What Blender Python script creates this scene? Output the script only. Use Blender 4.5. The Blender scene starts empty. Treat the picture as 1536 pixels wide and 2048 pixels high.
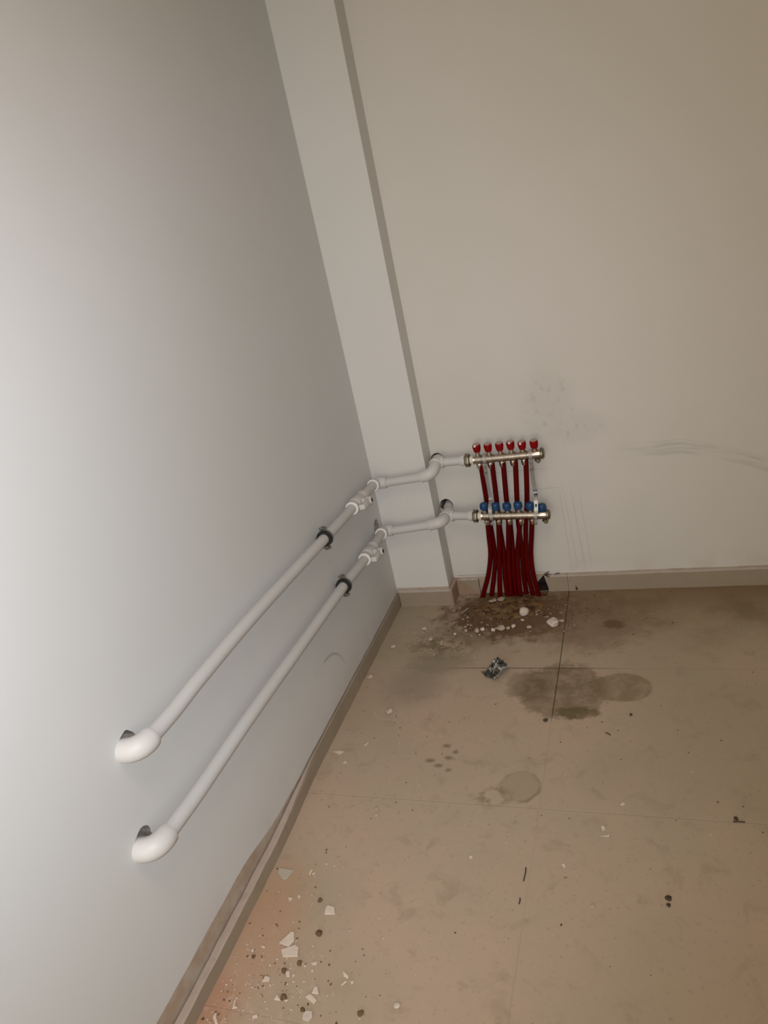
import bpy, bmesh, math, random
from mathutils import Vector, Matrix
random.seed(7)
S = bpy.context.scene
COL = S.collection
# ------------------------------------------------------------------ camera, light, exposure
cam_d = bpy.data.cameras.new('camera'); cam = bpy.data.objects.new('camera', cam_d); COL.objects.link(cam)
cam_d.sensor_fit = 'VERTICAL'; cam_d.sensor_height = 36.0; cam_d.lens = 1480.608 / 2048 * 36
cam_d.clip_start = 0.02
R = Matrix(((0.930228, 0.069906, 0.360263), (0.305689, 0.395572, -0.86607), (-0.203054, 0.915771, 0.346603)))
cam.matrix_world = Matrix.Translation((1.033381, -2.520219, 1.379342)) @ R.to_4x4()
S.camera = cam
S.view_settings.view_transform = 'Standard'; S.view_settings.look = 'None'
S.view_settings.gamma = 1; S.view_settings.use_curve_mapping = False
S.view_settings.exposure = 0.0
w = bpy.data.worlds.new('world'); S.world = w; w.use_nodes = True
w.node_tree.nodes['Background'].inputs[0].default_value = (0.9, 0.85, 0.78, 1)
w.node_tree.nodes['Background'].inputs[1].default_value = 0.01
def lamp(name, kind, loc, target, energy, color, **kw):
    d = bpy.data.lights.new(name, kind); d.energy = energy; d.color = color
    for k, v in kw.items(): setattr(d, k, v)
    o = bpy.data.objects.new(name, d); COL.objects.link(o); o.location = loc
    o.rotation_euler = (Vector(target) - Vector(loc)).to_track_quat('-Z', 'Y').to_euler()
    return o
# phone torch beside the lens, and an added, unseen soft light behind the camera
lamp('torch', 'SPOT', (1.02, -2.515, 1.40), (0.0, -1.28, 0.84), 80.0, (0.835, 0.882, 0.99),
     spot_size=math.radians(107), spot_blend=1.0, shadow_soft_size=0.006)
lamp('rear_fill', 'AREA', (0.9, -4.4, 0.9), (0.35, 0.0, 0.60), 34.5, (1.0, 0.935, 0.80), shape='RECTANGLE', size=1.8, size_y=1.6)
lamp('overhead_fill', 'AREA', (1.0, -2.0, 2.7), (1.0, -2.0, 0.0), 10.0, (1.0, 0.74, 0.52), shape='RECTANGLE', size=0.6, size_y=0.6)  # unseen overhead area light, added for soft ambient fill
RUN_UP = [(0.0198, -1.6122, 0.5642), (0.0507, -1.6399, 0.5891), (0.0829, -1.6466, 0.5907), (0.0817, -1.6076, 0.5887), (0.0792, -1.5261, 0.5863), (0.0757, -1.4133, 0.5892), (0.0682, -1.1701, 0.5871), (0.0585, -0.8566, 0.5748), (0.0524, -0.6614, 0.5652), (0.0446, -0.4082, 0.5553), (0.0411, -0.2943, 0.5524), (0.0363, -0.1704, 0.5453)]
RUN_LO = [(0.0213, -1.6613, 0.3601), (0.0521, -1.6875, 0.3911), (0.0845, -1.6985, 0.4004), (0.0831, -1.6548, 0.3967), (0.082, -1.6166, 0.3954), (0.0792, -1.5283, 0.3925), (0.0718, -1.2887, 0.3927), (0.0622, -0.9788, 0.385), (0.051, -0.6134, 0.3755), (0.0445, -0.405, 0.3631), (0.0403, -0.3025, 0.3613), (0.0318, -0.1863, 0.3589)]
COL_UP = [(0.035, -0.13, 0.5395), (0.0741, -0.13, 0.5379), (0.2096, -0.132, 0.5476), (0.253, -0.134, 0.5558), (0.2571, -0.085, 0.5755), (0.2578, -0.065, 0.576)]
COL_LO = [(0.0262, -0.137, 0.3529), (0.0614, -0.137, 0.3485), (0.2054, -0.137, 0.361), (0.2567, -0.137, 0.3695), (0.2561, -0.09, 0.3667), (0.2595, -0.07, 0.3699)]
BR_UP = [(0.2578, -0.065, 0.576), (0.2838, -0.065, 0.5734), (0.3457, -0.06, 0.5711), (0.3639, -0.06, 0.5692)]
BR_LO = [(0.2588, -0.07, 0.3659), (0.286, -0.072, 0.3647), (0.3442, -0.078, 0.363), (0.3633, -0.08, 0.3624)]
HOLES_BACK = [(0.2372, 0.0, 0.5547), (0.2417, 0.0, 0.3761)]
HOLES_LEFT = [(0.0505, -1.6357, 0.5879), (0.0521, -1.6865, 0.3989), (0.0046, -0.1479, 0.3759)]
TUB_UP = [[(0.4147, -0.06, 0.5318), (0.4094, -0.042, 0.4044), (0.406, -0.034, 0.3087), (0.4025, -0.026, 0.1721), (0.3854, -0.024, 0.0863), (0.3646, -0.022, 0.0072)], [(0.455, -0.06, 0.5332), (0.4461, -0.042, 0.4014), (0.4395, -0.034, 0.3063), (0.4367, -0.026, 0.1703), (0.4271, -0.024, 0.0845), (0.4232, -0.022, 0.0051)], [(0.4947, -0.06, 0.5346), (0.4825, -0.042, 0.3984), (0.4802, -0.034, 0.3034), (0.4707, -0.026, 0.1684), (0.4615, -0.024, 0.0829), (0.458, -0.022, 0.0039)], [(0.5376, -0.06, 0.5356), (0.5203, -0.042, 0.3953), (0.5095, -0.034, 0.3013), (0.5043, -0.026, 0.1666), (0.4968, -0.024, 0.0814), (0.4963, -0.022, 0.0026)], [(0.5747, -0.06, 0.5372), (0.556, -0.042, 0.3924), (0.5386, -0.034, 0.2993), (0.521, -0.026, 0.1657), (0.5165, -0.024, 0.0805), (0.5229, -0.022, 0.0017)]]
TUB_LO = [[(0.409, -0.08, 0.3331), (0.401, -0.065, 0.264), (0.3905, -0.046, 0.1828), (0.3673, -0.041, 0.0961), (0.3312, -0.036, 0.0051)], [(0.4493, -0.08, 0.3302), (0.4382, -0.065, 0.2616), (0.4246, -0.046, 0.1809), (0.4112, -0.041, 0.0942), (0.3979, -0.036, 0.0028)], [(0.4856, -0.08, 0.3276), (0.4732, -0.065, 0.2594), (0.4584, -0.046, 0.179), (0.4484, -0.041, 0.0925), (0.4424, -0.036, 0.0013)], [(0.5269, -0.08, 0.3247), (0.5106, -0.065, 0.257), (0.4919, -0.046, 0.1772), (0.4824, -0.041, 0.091), (0.4769, -0.036, 0.0002)], [(0.5695, -0.08, 0.3216), (0.5567, -0.065, 0.2541), (0.5417, -0.046, 0.1745), (0.5385, -0.041, 0.0885), (0.5469, -0.036, -0.0021)]]
CAP_UP = [(0.4101, -0.06, 0.6098), (0.4503, -0.06, 0.6074), (0.4913, -0.06, 0.6067), (0.5303, -0.06, 0.608), (0.5699, -0.06, 0.6038), (0.6113, -0.06, 0.6029)]
CAP_LO = [(0.4074, -0.08, 0.3928), (0.4492, -0.08, 0.3895), (0.4898, -0.08, 0.3863), (0.5302, -0.08, 0.387), (0.5722, -0.08, 0.3818), (0.6133, -0.08, 0.3728)]
OUT_UP = [(0.4102, -0.06, 0.5379), (0.4502, -0.06, 0.5378), (0.4922, -0.06, 0.5413), (0.5313, -0.06, 0.5411), (0.5702, -0.06, 0.5428)]
OUT_LO = [(0.4075, -0.08, 0.3352), (0.4499, -0.08, 0.3342), (0.4879, -0.08, 0.3314), (0.5295, -0.08, 0.3304), (0.5705, -0.08, 0.3294)]
BAR_UP = [(0.3639, -0.06, 0.5692), (0.3896, -0.06, 0.5686), (0.6274, -0.06, 0.5684), (0.6411, -0.06, 0.5688)]
BAR_LO = [(0.363, -0.08, 0.3605), (0.3889, -0.08, 0.3585), (0.6223, -0.08, 0.347), (0.6433, -0.08, 0.3473)]
BRK = [[(0.4341, -0.06, 0.5735), (0.4297, -0.055, 0.5285), (0.4258, -0.045, 0.4339), (0.4307, -0.06, 0.4003), (0.4295, -0.08, 0.3575)], [(0.5963, -0.06, 0.5679), (0.592, -0.055, 0.5277), (0.5884, -0.045, 0.4449), (0.5924, -0.07, 0.4106), (0.5874, -0.08, 0.3496)]]
GROUT = [(0.658, -0.0082), (0.6659, -0.5104), (0.6703, -0.7255), (0.6725, -0.8722), (0.6697, -1.1065), (0.6704, -1.3268), (0.6708, -1.523)]
SHARDS = {'a': [(0.0775, -1.371), (0.1187, -1.3732), (0.1124, -1.4005), (0.1015, -1.4005), (0.0844, -1.388)], 'b': [(0.2451, -1.4546), (0.2626, -1.4574), (0.2718, -1.4744), (0.246, -1.4781), (0.2434, -1.4628)], 'c': [(0.1883, -1.5312), (0.1958, -1.5326), (0.2032, -1.5499), (0.198, -1.5676), (0.1716, -1.5615)], 'd': [(0.2118, -1.5606), (0.2212, -1.5651), (0.2277, -1.5847), (0.1945, -1.5911), (0.1835, -1.5758)], 'e': [(0.1389, -1.4479), (0.1511, -1.447), (0.1493, -1.4588)], 'f': [(0.1619, -1.4351), (0.1698, -1.4409), (0.1691, -1.4478), (0.163, -1.4446)], 'g': [(0.1635, -1.3792), (0.1619, -1.3632), (0.1676, -1.3669), (0.1673, -1.3787)], 'g2': [(0.1712, -1.3753), (0.177, -1.3701), (0.1782, -1.3759), (0.1743, -1.3793)], 'h': [(0.293, -1.6424), (0.2994, -1.6414), (0.3073, -1.6548), (0.2923, -1.6563)], 'i': [(0.2817, -1.6655), (0.2896, -1.6579), (0.2994, -1.6624), (0.3081, -1.6671), (0.3052, -1.6759), (0.294, -1.6706)], 'j': [(0.2919, -1.6984), (0.297, -1.6925), (0.3087, -1.6914), (0.3137, -1.7005), (0.3092, -1.7102), (0.2959, -1.7096)], 'k': [(0.1738, -1.6418), (0.1772, -1.6368), (0.1881, -1.6394), (0.1884, -1.6471), (0.1736, -1.6507)], 'l': [(0.1331, -1.6954), (0.1369, -1.6958), (0.1395, -1.7069), (0.1486, -1.7105), (0.1378, -1.7145)], 'm': [(0.1061, -1.7294), (0.1093, -1.7288), (0.1126, -1.7364), (0.1244, -1.7484), (0.1181, -1.7496), (0.1051, -1.7378)], 'n': [(0.2185, -1.6817), (0.2202, -1.6708), (0.2333, -1.6812)], 'o': [(0.2372, -1.6774), (0.2482, -1.6765), (0.2452, -1.6822)], 'p': [(0.2157, -1.6204), (0.2245, -1.6189), (0.2299, -1.6303), (0.2222, -1.6315)], 'p2': [(0.2329, -1.6242), (0.2395, -1.6231), (0.2373, -1.6312)], 'q': [(0.2625, -1.5935), (0.2765, -1.5878), (0.2764, -1.5958), (0.2688, -1.597)], 'q2': [(0.2459, -1.5985), (0.257, -1.6023), (0.252, -1.6043)], 'r': [(0.3387, -1.599), (0.3554, -1.6072), (0.357, -1.6145), (0.3452, -1.61)], 'r2': [(0.3456, -1.6282), (0.3525, -1.6174), (0.3554, -1.6191), (0.3491, -1.6287)], 'r3': [(0.3627, -1.6178), (0.3693, -1.6146), (0.3705, -1.6208), (0.3671, -1.6235)], 's': [(0.1131, -1.5869), (0.1184, -1.5825), (0.1213, -1.5881), (0.1184, -1.5921)], 's2': [(0.1312, -1.5732), (0.1411, -1.5729), (0.1445, -1.5772), (0.1375, -1.5783)], 't': [(0.188, -1.7209), (0.1966, -1.7154), (0.2005, -1.7207), (0.1941, -1.7239), (0.1954, -1.7306)], 'u': [(0.0555, -0.9495), (0.0776, -0.9436), (0.0887, -0.9472), (0.0787, -0.9588)], 'v': [(0.1041, -0.9952), (0.1079, -0.9844), (0.1179, -0.9941)], 'w': [(0.142, -0.9173), (0.1492, -0.9013), (0.1523, -0.9056), (0.1467, -0.917)], 'x': [(0.5387, -1.2762), (0.5472, -1.2766), (0.5464, -1.284), (0.5402, -1.2833)], 'y': [(0.8299, -1.154), (0.8366, -1.1517), (0.8405, -1.1635), (0.834, -1.1687)], 'y2': [(0.8303, -1.1841), (0.8511, -1.1773), (0.8503, -1.1848)], 'z': [(0.8705, -1.0834), (0.876, -1.073), (0.883, -1.0772), (0.8774, -1.0843)], 'z2': [(0.7506, -1.2755), (0.7557, -1.2707), (0.761, -1.2811), (0.7581, -1.2856)], 'zb': [(0.3644, -0.0908), (0.3883, -0.073), (0.395, -0.0886), (0.3736, -0.0989)], 'zc': [(0.3949, -0.0772), (0.4098, -0.0627), (0.4247, -0.0712), (0.4183, -0.0898), (0.4027, -0.089)]}
LUMPS = {'disc': (0.5133, -0.1855, 0.0183, 1), 'disc_s': (0.5118, -0.2221, 0.0072, 0.7), 'block': (0.6245, -0.256, 0.0185, 0.9), 'bits': (0.6501, -0.2294, 0.0088, 0.5), 'l1': (0.3173, -0.2882, 0.0063, 0.8), 'l2': (0.3591, -0.2924, 0.0099, 0.8), 'l3': (0.3771, -0.282, 0.0081, 0.9), 'l4': (0.4167, -0.2896, 0.008, 0.9), 'l5': (0.4443, -0.2818, 0.0143, 0.6), 'l6': (0.4681, -0.2758, 0.0071, 0.8), 'l7': (0.4859, -0.2637, 0.008, 0.8), 'l8': (0.5415, -0.2696, 0.0088, 0.5), 'm1': (0.1967, -0.3398, 0.0108, 0.5), 'm2': (0.155, -0.2695, 0.0102, 0.7), 'm3': (0.0667, -0.3865, 0.0127, 0.35), 'm4': (0.0396, -0.5717, 0.012, 0.4), 'm5': (0.1713, -0.7584, 0.0125, 0.6), 'm6': (0.2811, -0.3101, 0.0054, 0.8), 'w1': (0.263, -1.1554, 0.0065, 0.3), 'w2': (0.2704, -1.1773, 0.0065, 0.3), 'w3': (0.4733, -1.6486, 0.0068, 0.35), 'w4': (0.8239, -1.3733, 0.0057, 0.3), 'd1': (0.2364, -1.6737, 0.0071, 0.7), 'd2': (0.2533, -1.5254, 0.0071, 0.7), 'd3': (0.2114, -1.6197, 0.0063, 0.6), 'd4': (0.2382, -1.5983, 0.0063, 0.6), 'd5': (0.2212, -1.4443, 0.0058, 0.7), 'd6': (0.4063, -1.6757, 0.0063, 0.5), 'd7': (0.2864, -1.6898, 0.005, 0.6), 'd8': (0.1271, -1.6004, 0.0043, 0.6), 'e1': (0.9735, -1.3336, 0.0062, 0.5), 'e2': (0.973, -1.3501, 0.0046, 0.5), 'e3': (1.1223, -1.1009, 0.0051, 0.7), 'e4': (0.8904, -0.7393, 0.0042, 0.8), 'e5': (0.6575, -0.7753, 0.0065, 0.6), 'e6': (0.2698, -1.4894, 0.0056, 0.6)}
STICKS = [[(0.6736, -1.2936), (0.6732, -1.3304)], [(1.1152, -1.1096), (1.1398, -1.1084)], [(0.8251, -0.8193), (0.8386, -0.8289)], [(0.2765, -0.1651), (0.2892, -0.1249)], [(0.672, -1.3902), (0.672, -1.375)]]
WRAP = [(0.4413, -0.5412), (0.4655, -0.4725), (0.5179, -0.5292), (0.4758, -0.5953), (0.4212, -0.5383)]
ST = {'wet1': (0.6911, -0.6281, 0.124, 0.127), 'wet1b': (0.5898, -0.6052, 0.061, 0.075), 'wet2': (0.8571, -0.6088, 0.087, 0.066), 'wetbot': (0.7366, -0.7341, 0.058, 0.028), 'foot': (0.6229, -1.0416, 0.053, 0.055), 'foot2': (0.5581, -1.0813, 0.057, 0.036), 'dirt': (0.4471, -0.1611, 0.227, 0.187), 'dirt2': (0.274, -0.3611, 0.109, 0.086), 'dusty': (0.1821, -1.6763, 0.161, 0.144), 'wallb': (0.9436, -0.1305, 0.501, 0.107), 'left': (0.2681, -0.485, 0.105, 0.063), 'f1': (0.3918, -0.9009, 0.009, 0.006), 'f2': (0.4237, -0.924, 0.007, 0.006), 'f3': (0.3604, -0.9635, 0.01, 0.006), 'f4': (0.3898, -0.9814, 0.01, 0.006), 'f5': (0.4207, -0.9968, 0.007, 0.006), 'f6': (0.4094, -0.9497, 0.009, 0.006), 'far': (0.7296, -0.2235, 0.214, 0.178), 'brown1': (0.8308, -0.2529, 0.036, 0.029), 'org': (0.0982, -1.5637, 0.083, 0.155), 'org2': (0.0737, -1.7372, 0.055, 0.068), 'ring': (0.168, -0.7516, 0.046, 0.042), 'dark_patch': (0.215, -0.6142, 0.068, 0.073), 'oliv': (0.2595, -0.377, 0.144, 0.103), 'dkr': (1.0369, -0.5945, 0.415, 0.393)}
WALLM = [(0.6418, 0.0, 0.8027), (0.709, 0.0, 0.7324), (0.7466, 0.0, 0.6209), (0.6649, 0.0, 0.6485), (0.8409, 0.0, 0.567), (0.9839, 0.0, 0.5354), (1.1385, 0.0, 0.5205), (1.2422, 0.0, 0.4869), (1.3377, 0.0, 0.4426), (0.7004, 0.0, 0.3631), (0.7449, 0.0, 0.1199), (0.4471, 0.0, 0.4929), (0.5652, 0.0, 0.4893), (0.4348, 0.0, 0.413), (0.5606, 0.0, 0.416)]
LEFTM = [(0.0229, -0.7425, 0.1824), (0.0252, -0.8158, 0.221), (0.0208, -0.6746, 0.1253)]
KL = -0.0309
CW, CD, SH = 0.2176, 0.0859, 0.062          # pier width, depth, skirting height
def LWp(d, y, z): return Vector((d + KL * y, y, z))
# ------------------------------------------------------------------ node helpers
class NB:
    def __init__(s, name):
        s.mat = bpy.data.materials.new(name); s.mat.use_nodes = True
        s.nt = s.mat.node_tree; s.b = s.nt.nodes['Principled BSDF']; s.co = None
    def new(s, t, **kw):
        n = s.nt.nodes.new(t)
        for k, v in kw.items(): setattr(n, k, v)
        return n
    def link(s, a, b): s.nt.links.new(a, b)
    def put(s, sock, v):
        if isinstance(v, bpy.types.NodeSocket): s.link(v, sock)
        else: sock.default_value = v
    def m(s, op, a, b=0.0, c=0.0, clamp=False):
        n = s.new('ShaderNodeMath', operation=op, use_clamp=clamp)
        s.put(n.inputs[0], a); s.put(n.inputs[1], b); s.put(n.inputs[2], c)
        return n.outputs[0]
    def xyz(s):
        if s.co is None:
            tc = s.new('ShaderNodeTexCoord'); s.obj = tc.outputs['Object']
            sp = s.new('ShaderNodeSeparateXYZ'); s.link(s.obj, sp.inputs[0]); s.co = sp.outputs
        return s.co
    def noise(s, scale, detail=4.0, rough=0.55, stretch=None, dist=0.0):
        s.xyz(); n = s.new('ShaderNodeTexNoise')
        v = s.obj
        if stretch:
            mp = s.new('ShaderNodeMapping'); mp.inputs['Scale'].default_value = stretch; s.link(v, mp.inputs[0]); v = mp.outputs[0]
        s.link(v, n.inputs['Vector']); n.inputs['Scale'].default_value = scale
        n.inputs['Detail'].default_value = detail; n.inputs['Roughness'].default_value = rough; n.inputs['Distortion'].default_value = dist
        return n.outputs[0]
    def step(s, v, lo, hi):            # smooth 0..1 from lo to hi
        n = s.new('ShaderNodeMapRange', interpolation_type='SMOOTHSTEP')
        s.put(n.inputs[0], v); n.inputs[1].default_value = lo; n.inputs[2].default_value = hi
        return n.outputs[0]
    def ell(s, u, v, cu, cv, ru, rv, nz=None, amp=0.0, soft=0.2, rot=0.0):
        du = s.m('SUBTRACT', u, cu); dv = s.m('SUBTRACT', v, cv)
        if rot:
            c, q = math.cos(rot), math.sin(rot)
            a = s.m('ADD', s.m('MULTIPLY', du, c), s.m('MULTIPLY', dv, q))
            b = s.m('SUBTRACT', s.m('MULTIPLY', dv, c), s.m('MULTIPLY', du, q)); du, dv = a, b
        du = s.m('DIVIDE', du, ru); dv = s.m('DIVIDE', dv, rv)
        r = s.m('SQRT', s.m('ADD', s.m('MULTIPLY', du, du), s.m('MULTIPLY', dv, dv)))
        if nz is not None: r = s.m('ADD', r, s.m('MULTIPLY', s.m('SUBTRACT', nz, 0.5), amp))
        return s.step(r, 1.0 + soft, 1.0 - soft)
    def line(s, v, c, w, soft):        # |v-c| < w
        return s.step(s.m('ABSOLUTE', s.m('SUBTRACT', v, c)), w + soft, max(w - soft, 0))
    def mix(s, f, a, b):
        n = s.new('ShaderNodeMix', data_type='RGBA'); s.put(n.inputs[0], f)
        for sock, c in ((n.inputs[6], a), (n.inputs[7], b)):
            if isinstance(c, tuple): sock.default_value = (*c, 1) if len(c) == 3 else c
            else: s.link(c, sock)
        return n.outputs[2]
    def bump(s, h, strength, dist=0.002):
        n = s.new('ShaderNodeBump'); n.inputs['Strength'].default_value = strength; n.inputs['Distance'].default_value = dist
        s.link(h, n.inputs['Height']); s.link(n.outputs[0], s.b.inputs['Normal'])
    def done(s, col, rough=0.6, metal=0.0, spec=None):
        s.put(s.b.inputs['Base Color'], (*col, 1) if isinstance(col, tuple) else col)
        s.put(s.b.inputs['Roughness'], rough); s.b.inputs['Metallic'].default_value = metal
        if spec is not None: s.b.inputs['Specular IOR Level'].default_value = spec
        return s.mat
def simple(name, c1, c2, scale, rough=0.5, metal=0.0, bump=0.0, spec=None, detail=3.0):
    n = NB(name); z = n.noise(scale, detail); col = n.mix(n.step(z, 0.3, 0.7), c1, c2)
    if bump: n.bump(z, bump)
    return n.done(col, rough, metal, spec)
# ------------------------------------------------------------------ materials
PAINT = (0.62, 0.60, 0.57)
def paint_base(n, base=PAINT):
    big = n.noise(1.6, 3.0); fine = n.noise(9.0, 4.0)
    c = n.mix(n.step(big, 0.35, 0.65), base, tuple(a * b for a, b in zip(base, (0.965, 0.975, 0.955))))
    c = n.mix(n.m('MULTIPLY', n.step(fine, 0.55, 0.8), 0.25), c, tuple(a * 0.94 for a in base))
    return c
PLASTER = (0.37, 0.275, 0.205)
def rough_strip(n, c, z0, z_amp=0.016):
    x, y, z = n.xyz()
    nz = n.noise(7.0, 3.0)
    lim = n.m('ADD', z, n.m('MULTIPLY', n.m('SUBTRACT', nz, 0.5), z_amp))
    f = n.step(n.m('SUBTRACT', lim, z0), 0.0015, -0.0015)
    pl = n.mix(n.step(n.noise(24, 4.0), 0.3, 0.7), PLASTER, (0.43, 0.37, 0.30))
    return n.mix(f, c, pl)
def mat_wall_left():
    n = NB('painted_plaster_left'); x, y, z = n.xyz()
    c = paint_base(n, (0.615, 0.615, 0.605))
    nz = n.noise(30, 3.0)
    # grey scuffed arc low on the wall
    du = n.m('SUBTRACT', y, -0.803); dv = n.m('SUBTRACT', z, 0.090)
    r = n.m('SQRT', n.m('ADD', n.m('MULTIPLY', du, du), n.m('MULTIPLY', dv, dv)))
    arc = n.m('MULTIPLY', n.line(r, 0.130, 0.0035, 0.0045), n.step(n.m('ADD', n.m('MULTIPLY', du, 0.559), n.m('MULTIPLY', dv, 0.83)), 0.094, 0.108))
    arc = n.m('MULTIPLY', arc, n.step(y, -0.64, -0.74))
    c = n.mix(n.m('MULTIPLY', arc, 0.55), c, (0.24, 0.25, 0.24))
    sm = n.ell(y, z, -0.83, 0.235, 0.06, 0.03, nz, 1.2, 0.4)
    c = n.mix(n.m('MULTIPLY', sm, 0.08), c, (0.35, 0.38, 0.36))
    # dusty grime just above the skirting; browner tone low down towards the pier
    g = n.m('MULTIPLY', n.step(z, 0.17, 0.07), n.step(n.noise(5), 0.35, 0.7))
    c = n.mix(n.m('MULTIPLY', g, 0.22), c, (0.40, 0.32, 0.25))
    yg = n.m('MULTIPLY', n.step(y, -0.45, -0.12), n.step(z, 0.42, 0.10))
    c = n.mix(n.m('MULTIPLY', yg, 0.20), c, (0.36, 0.29, 0.22))
    lim = n.m('ADD', 0.057, n.m('MULTIPLY', n.step(y, -1.22, -1.50), 0.031))
    c = rough_strip(n, c, lim, 0.010)
    n.bump(n.m('ADD', n.noise(3.5, 2.0), n.m('MULTIPLY', n.noise(60, 3.0), 0.05)), 0.25, 0.004)
    return n.done(c, 0.55, 0.0, 0.25)
def mat_wall_back():
    n = NB('painted_plaster_back'); x, y, z = n.xyz()
    c = paint_base(n, (0.63, 0.60, 0.555))
    nz = n.noise(38, 4.0, 0.65); nb = n.noise(11, 3.0)
    grey = (0.30, 0.31, 0.29)
    # hand marks above and right of the upper manifold
    spots = n.step(nz, 0.52, 0.66)
    cloud = n.m('MAXIMUM', n.ell(x, z, 0.665, 0.72, 0.085, 0.11, nb, 0.9, 0.45), n.ell(x, z, 0.745, 0.635, 0.10, 0.055, nb, 0.9, 0.45))
    c = n.mix(n.m('MULTIPLY', n.m('MULTIPLY', cloud, n.m('ADD', n.m('MULTIPLY', spots, 0.65), 0.35)), 0.34), c, grey)
    # long streak running off to the right
    for (off, wd, k) in ((0.0, 0.005, 0.22), (-0.013, 0.004, 0.14), (-0.028, 0.006, 0.17), (0.014, 0.003, 0.10)):
        dx = n.m('SUBTRACT', x, 1.08)
        zc = n.m('SUBTRACT', 0.535 + off, n.m('ADD', n.m('MULTIPLY', n.m('MAXIMUM', dx, 0.0), n.m('ADD', n.m('MULTIPLY', n.m('MAXIMUM', dx, 0.0), 0.55), 0.22)), n.m('MULTIPLY', n.m('SUBTRACT', n.noise(5 + off * 40, 3.0), 0.5), 0.030)))
        l = n.m('MULTIPLY', n.line(n.m('SUBTRACT', z, zc), 0.0, wd, wd), n.m('MULTIPLY', n.step(x, 0.80, 1.02), n.step(n.noise(8, 2.0, stretch=(1, 1, 3)), 0.28, 0.6)))
        c = n.mix(n.m('MULTIPLY', l, k * 1.6), c, grey)
    # faint runs down beside the tubes
    for (x0, sl, k) in ((0.672, 0.03, 0.20), (0.690, 0.05, 0.16), (0.716, 0.055, 0.24), (0.742, 0.045, 0.16)):
        xc = n.m('ADD', x, n.m('MULTIPLY', n.m('SUBTRACT', z, 0.25), sl))
        l = n.m('MULTIPLY', n.line(xc, x0, 0.0022, 0.002), n.m('MULTIPLY', n.step(z, 0.46, 0.33), n.step(z, 0.07, 0.14)))
        c = n.mix(n.m('MULTIPLY', l, k), c, grey)
    # pencil lines ruled behind the tubes
    for (z0, xa, xb) in ((0.4915, 0.42, 0.66), (0.4145, 0.40, 0.69)):
        l = n.m('MULTIPLY', n.line(z, z0, 0.0007, 0.0007), n.m('MULTIPLY', n.step(x, xa, xa + .01), n.step(x, xb, xb - .05)))
        c = n.mix(n.m('MULTIPLY', l, 0.55), c, (0.2, 0.2, 0.19))
    # scuffs low by the skirting
    g = n.m('MULTIPLY', n.step(z, 0.16, 0.07), n.step(n.noise(9), 0.42, 0.7))
    c = n.mix(n.m('MULTIPLY', g, 0.25), c, (0.40, 0.33, 0.26))
    cr = n.m('MULTIPLY', n.line(n.m('ADD', z, n.m('MULTIPLY', n.noise(14, 3.0), 0.012)), 0.0835, 0.0012, 0.001), n.step(n.noise(6), 0.5, 0.62))
    c = n.mix(n.m('MULTIPLY', cr, 0.7), c, (0.12, 0.09, 0.06))
    c = rough_strip(n, c, 0.071, 0.006)
    n.bump(n.m('ADD', n.noise(3.0, 2.0), n.m('MULTIPLY', n.noise(70, 3.0), 0.05)), 0.22, 0.004)
    return n.done(c, 0.6, 0.0, 0.2)
def mat_pier():
    n = NB('painted_plaster_pier'); c = paint_base(n, (0.63, 0.615, 0.585)); x, y, z = n.xyz()
    g = n.m('MULTIPLY', n.step(z, 0.30, 0.08), n.step(y, -0.075, -0.04))
    c = n.mix(n.m('MULTIPLY', g, 0.45), c, (0.30, 0.23, 0.16))
    dot = n.ell(x, z, 0.125, 0.44, 0.003, 0.003)
    c = n.mix(n.m('MULTIPLY', dot, 0.3), c, (0.3, 0.3, 0.28))
    c = rough_strip(n, c, 0.078, 0.008)
    n.bump(n.noise(3.0, 2.0), 0.2, 0.004)
    return n.done(c, 0.6, 0.0, 0.2)
M = {}
M['left'] = mat_wall_left(); M['back'] = mat_wall_back(); M['pier'] = mat_pier()
M['plain'] = simple('plain_paint', (0.60, 0.57, 0.52), (0.57, 0.54, 0.49), 2.0, 0.7)
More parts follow.
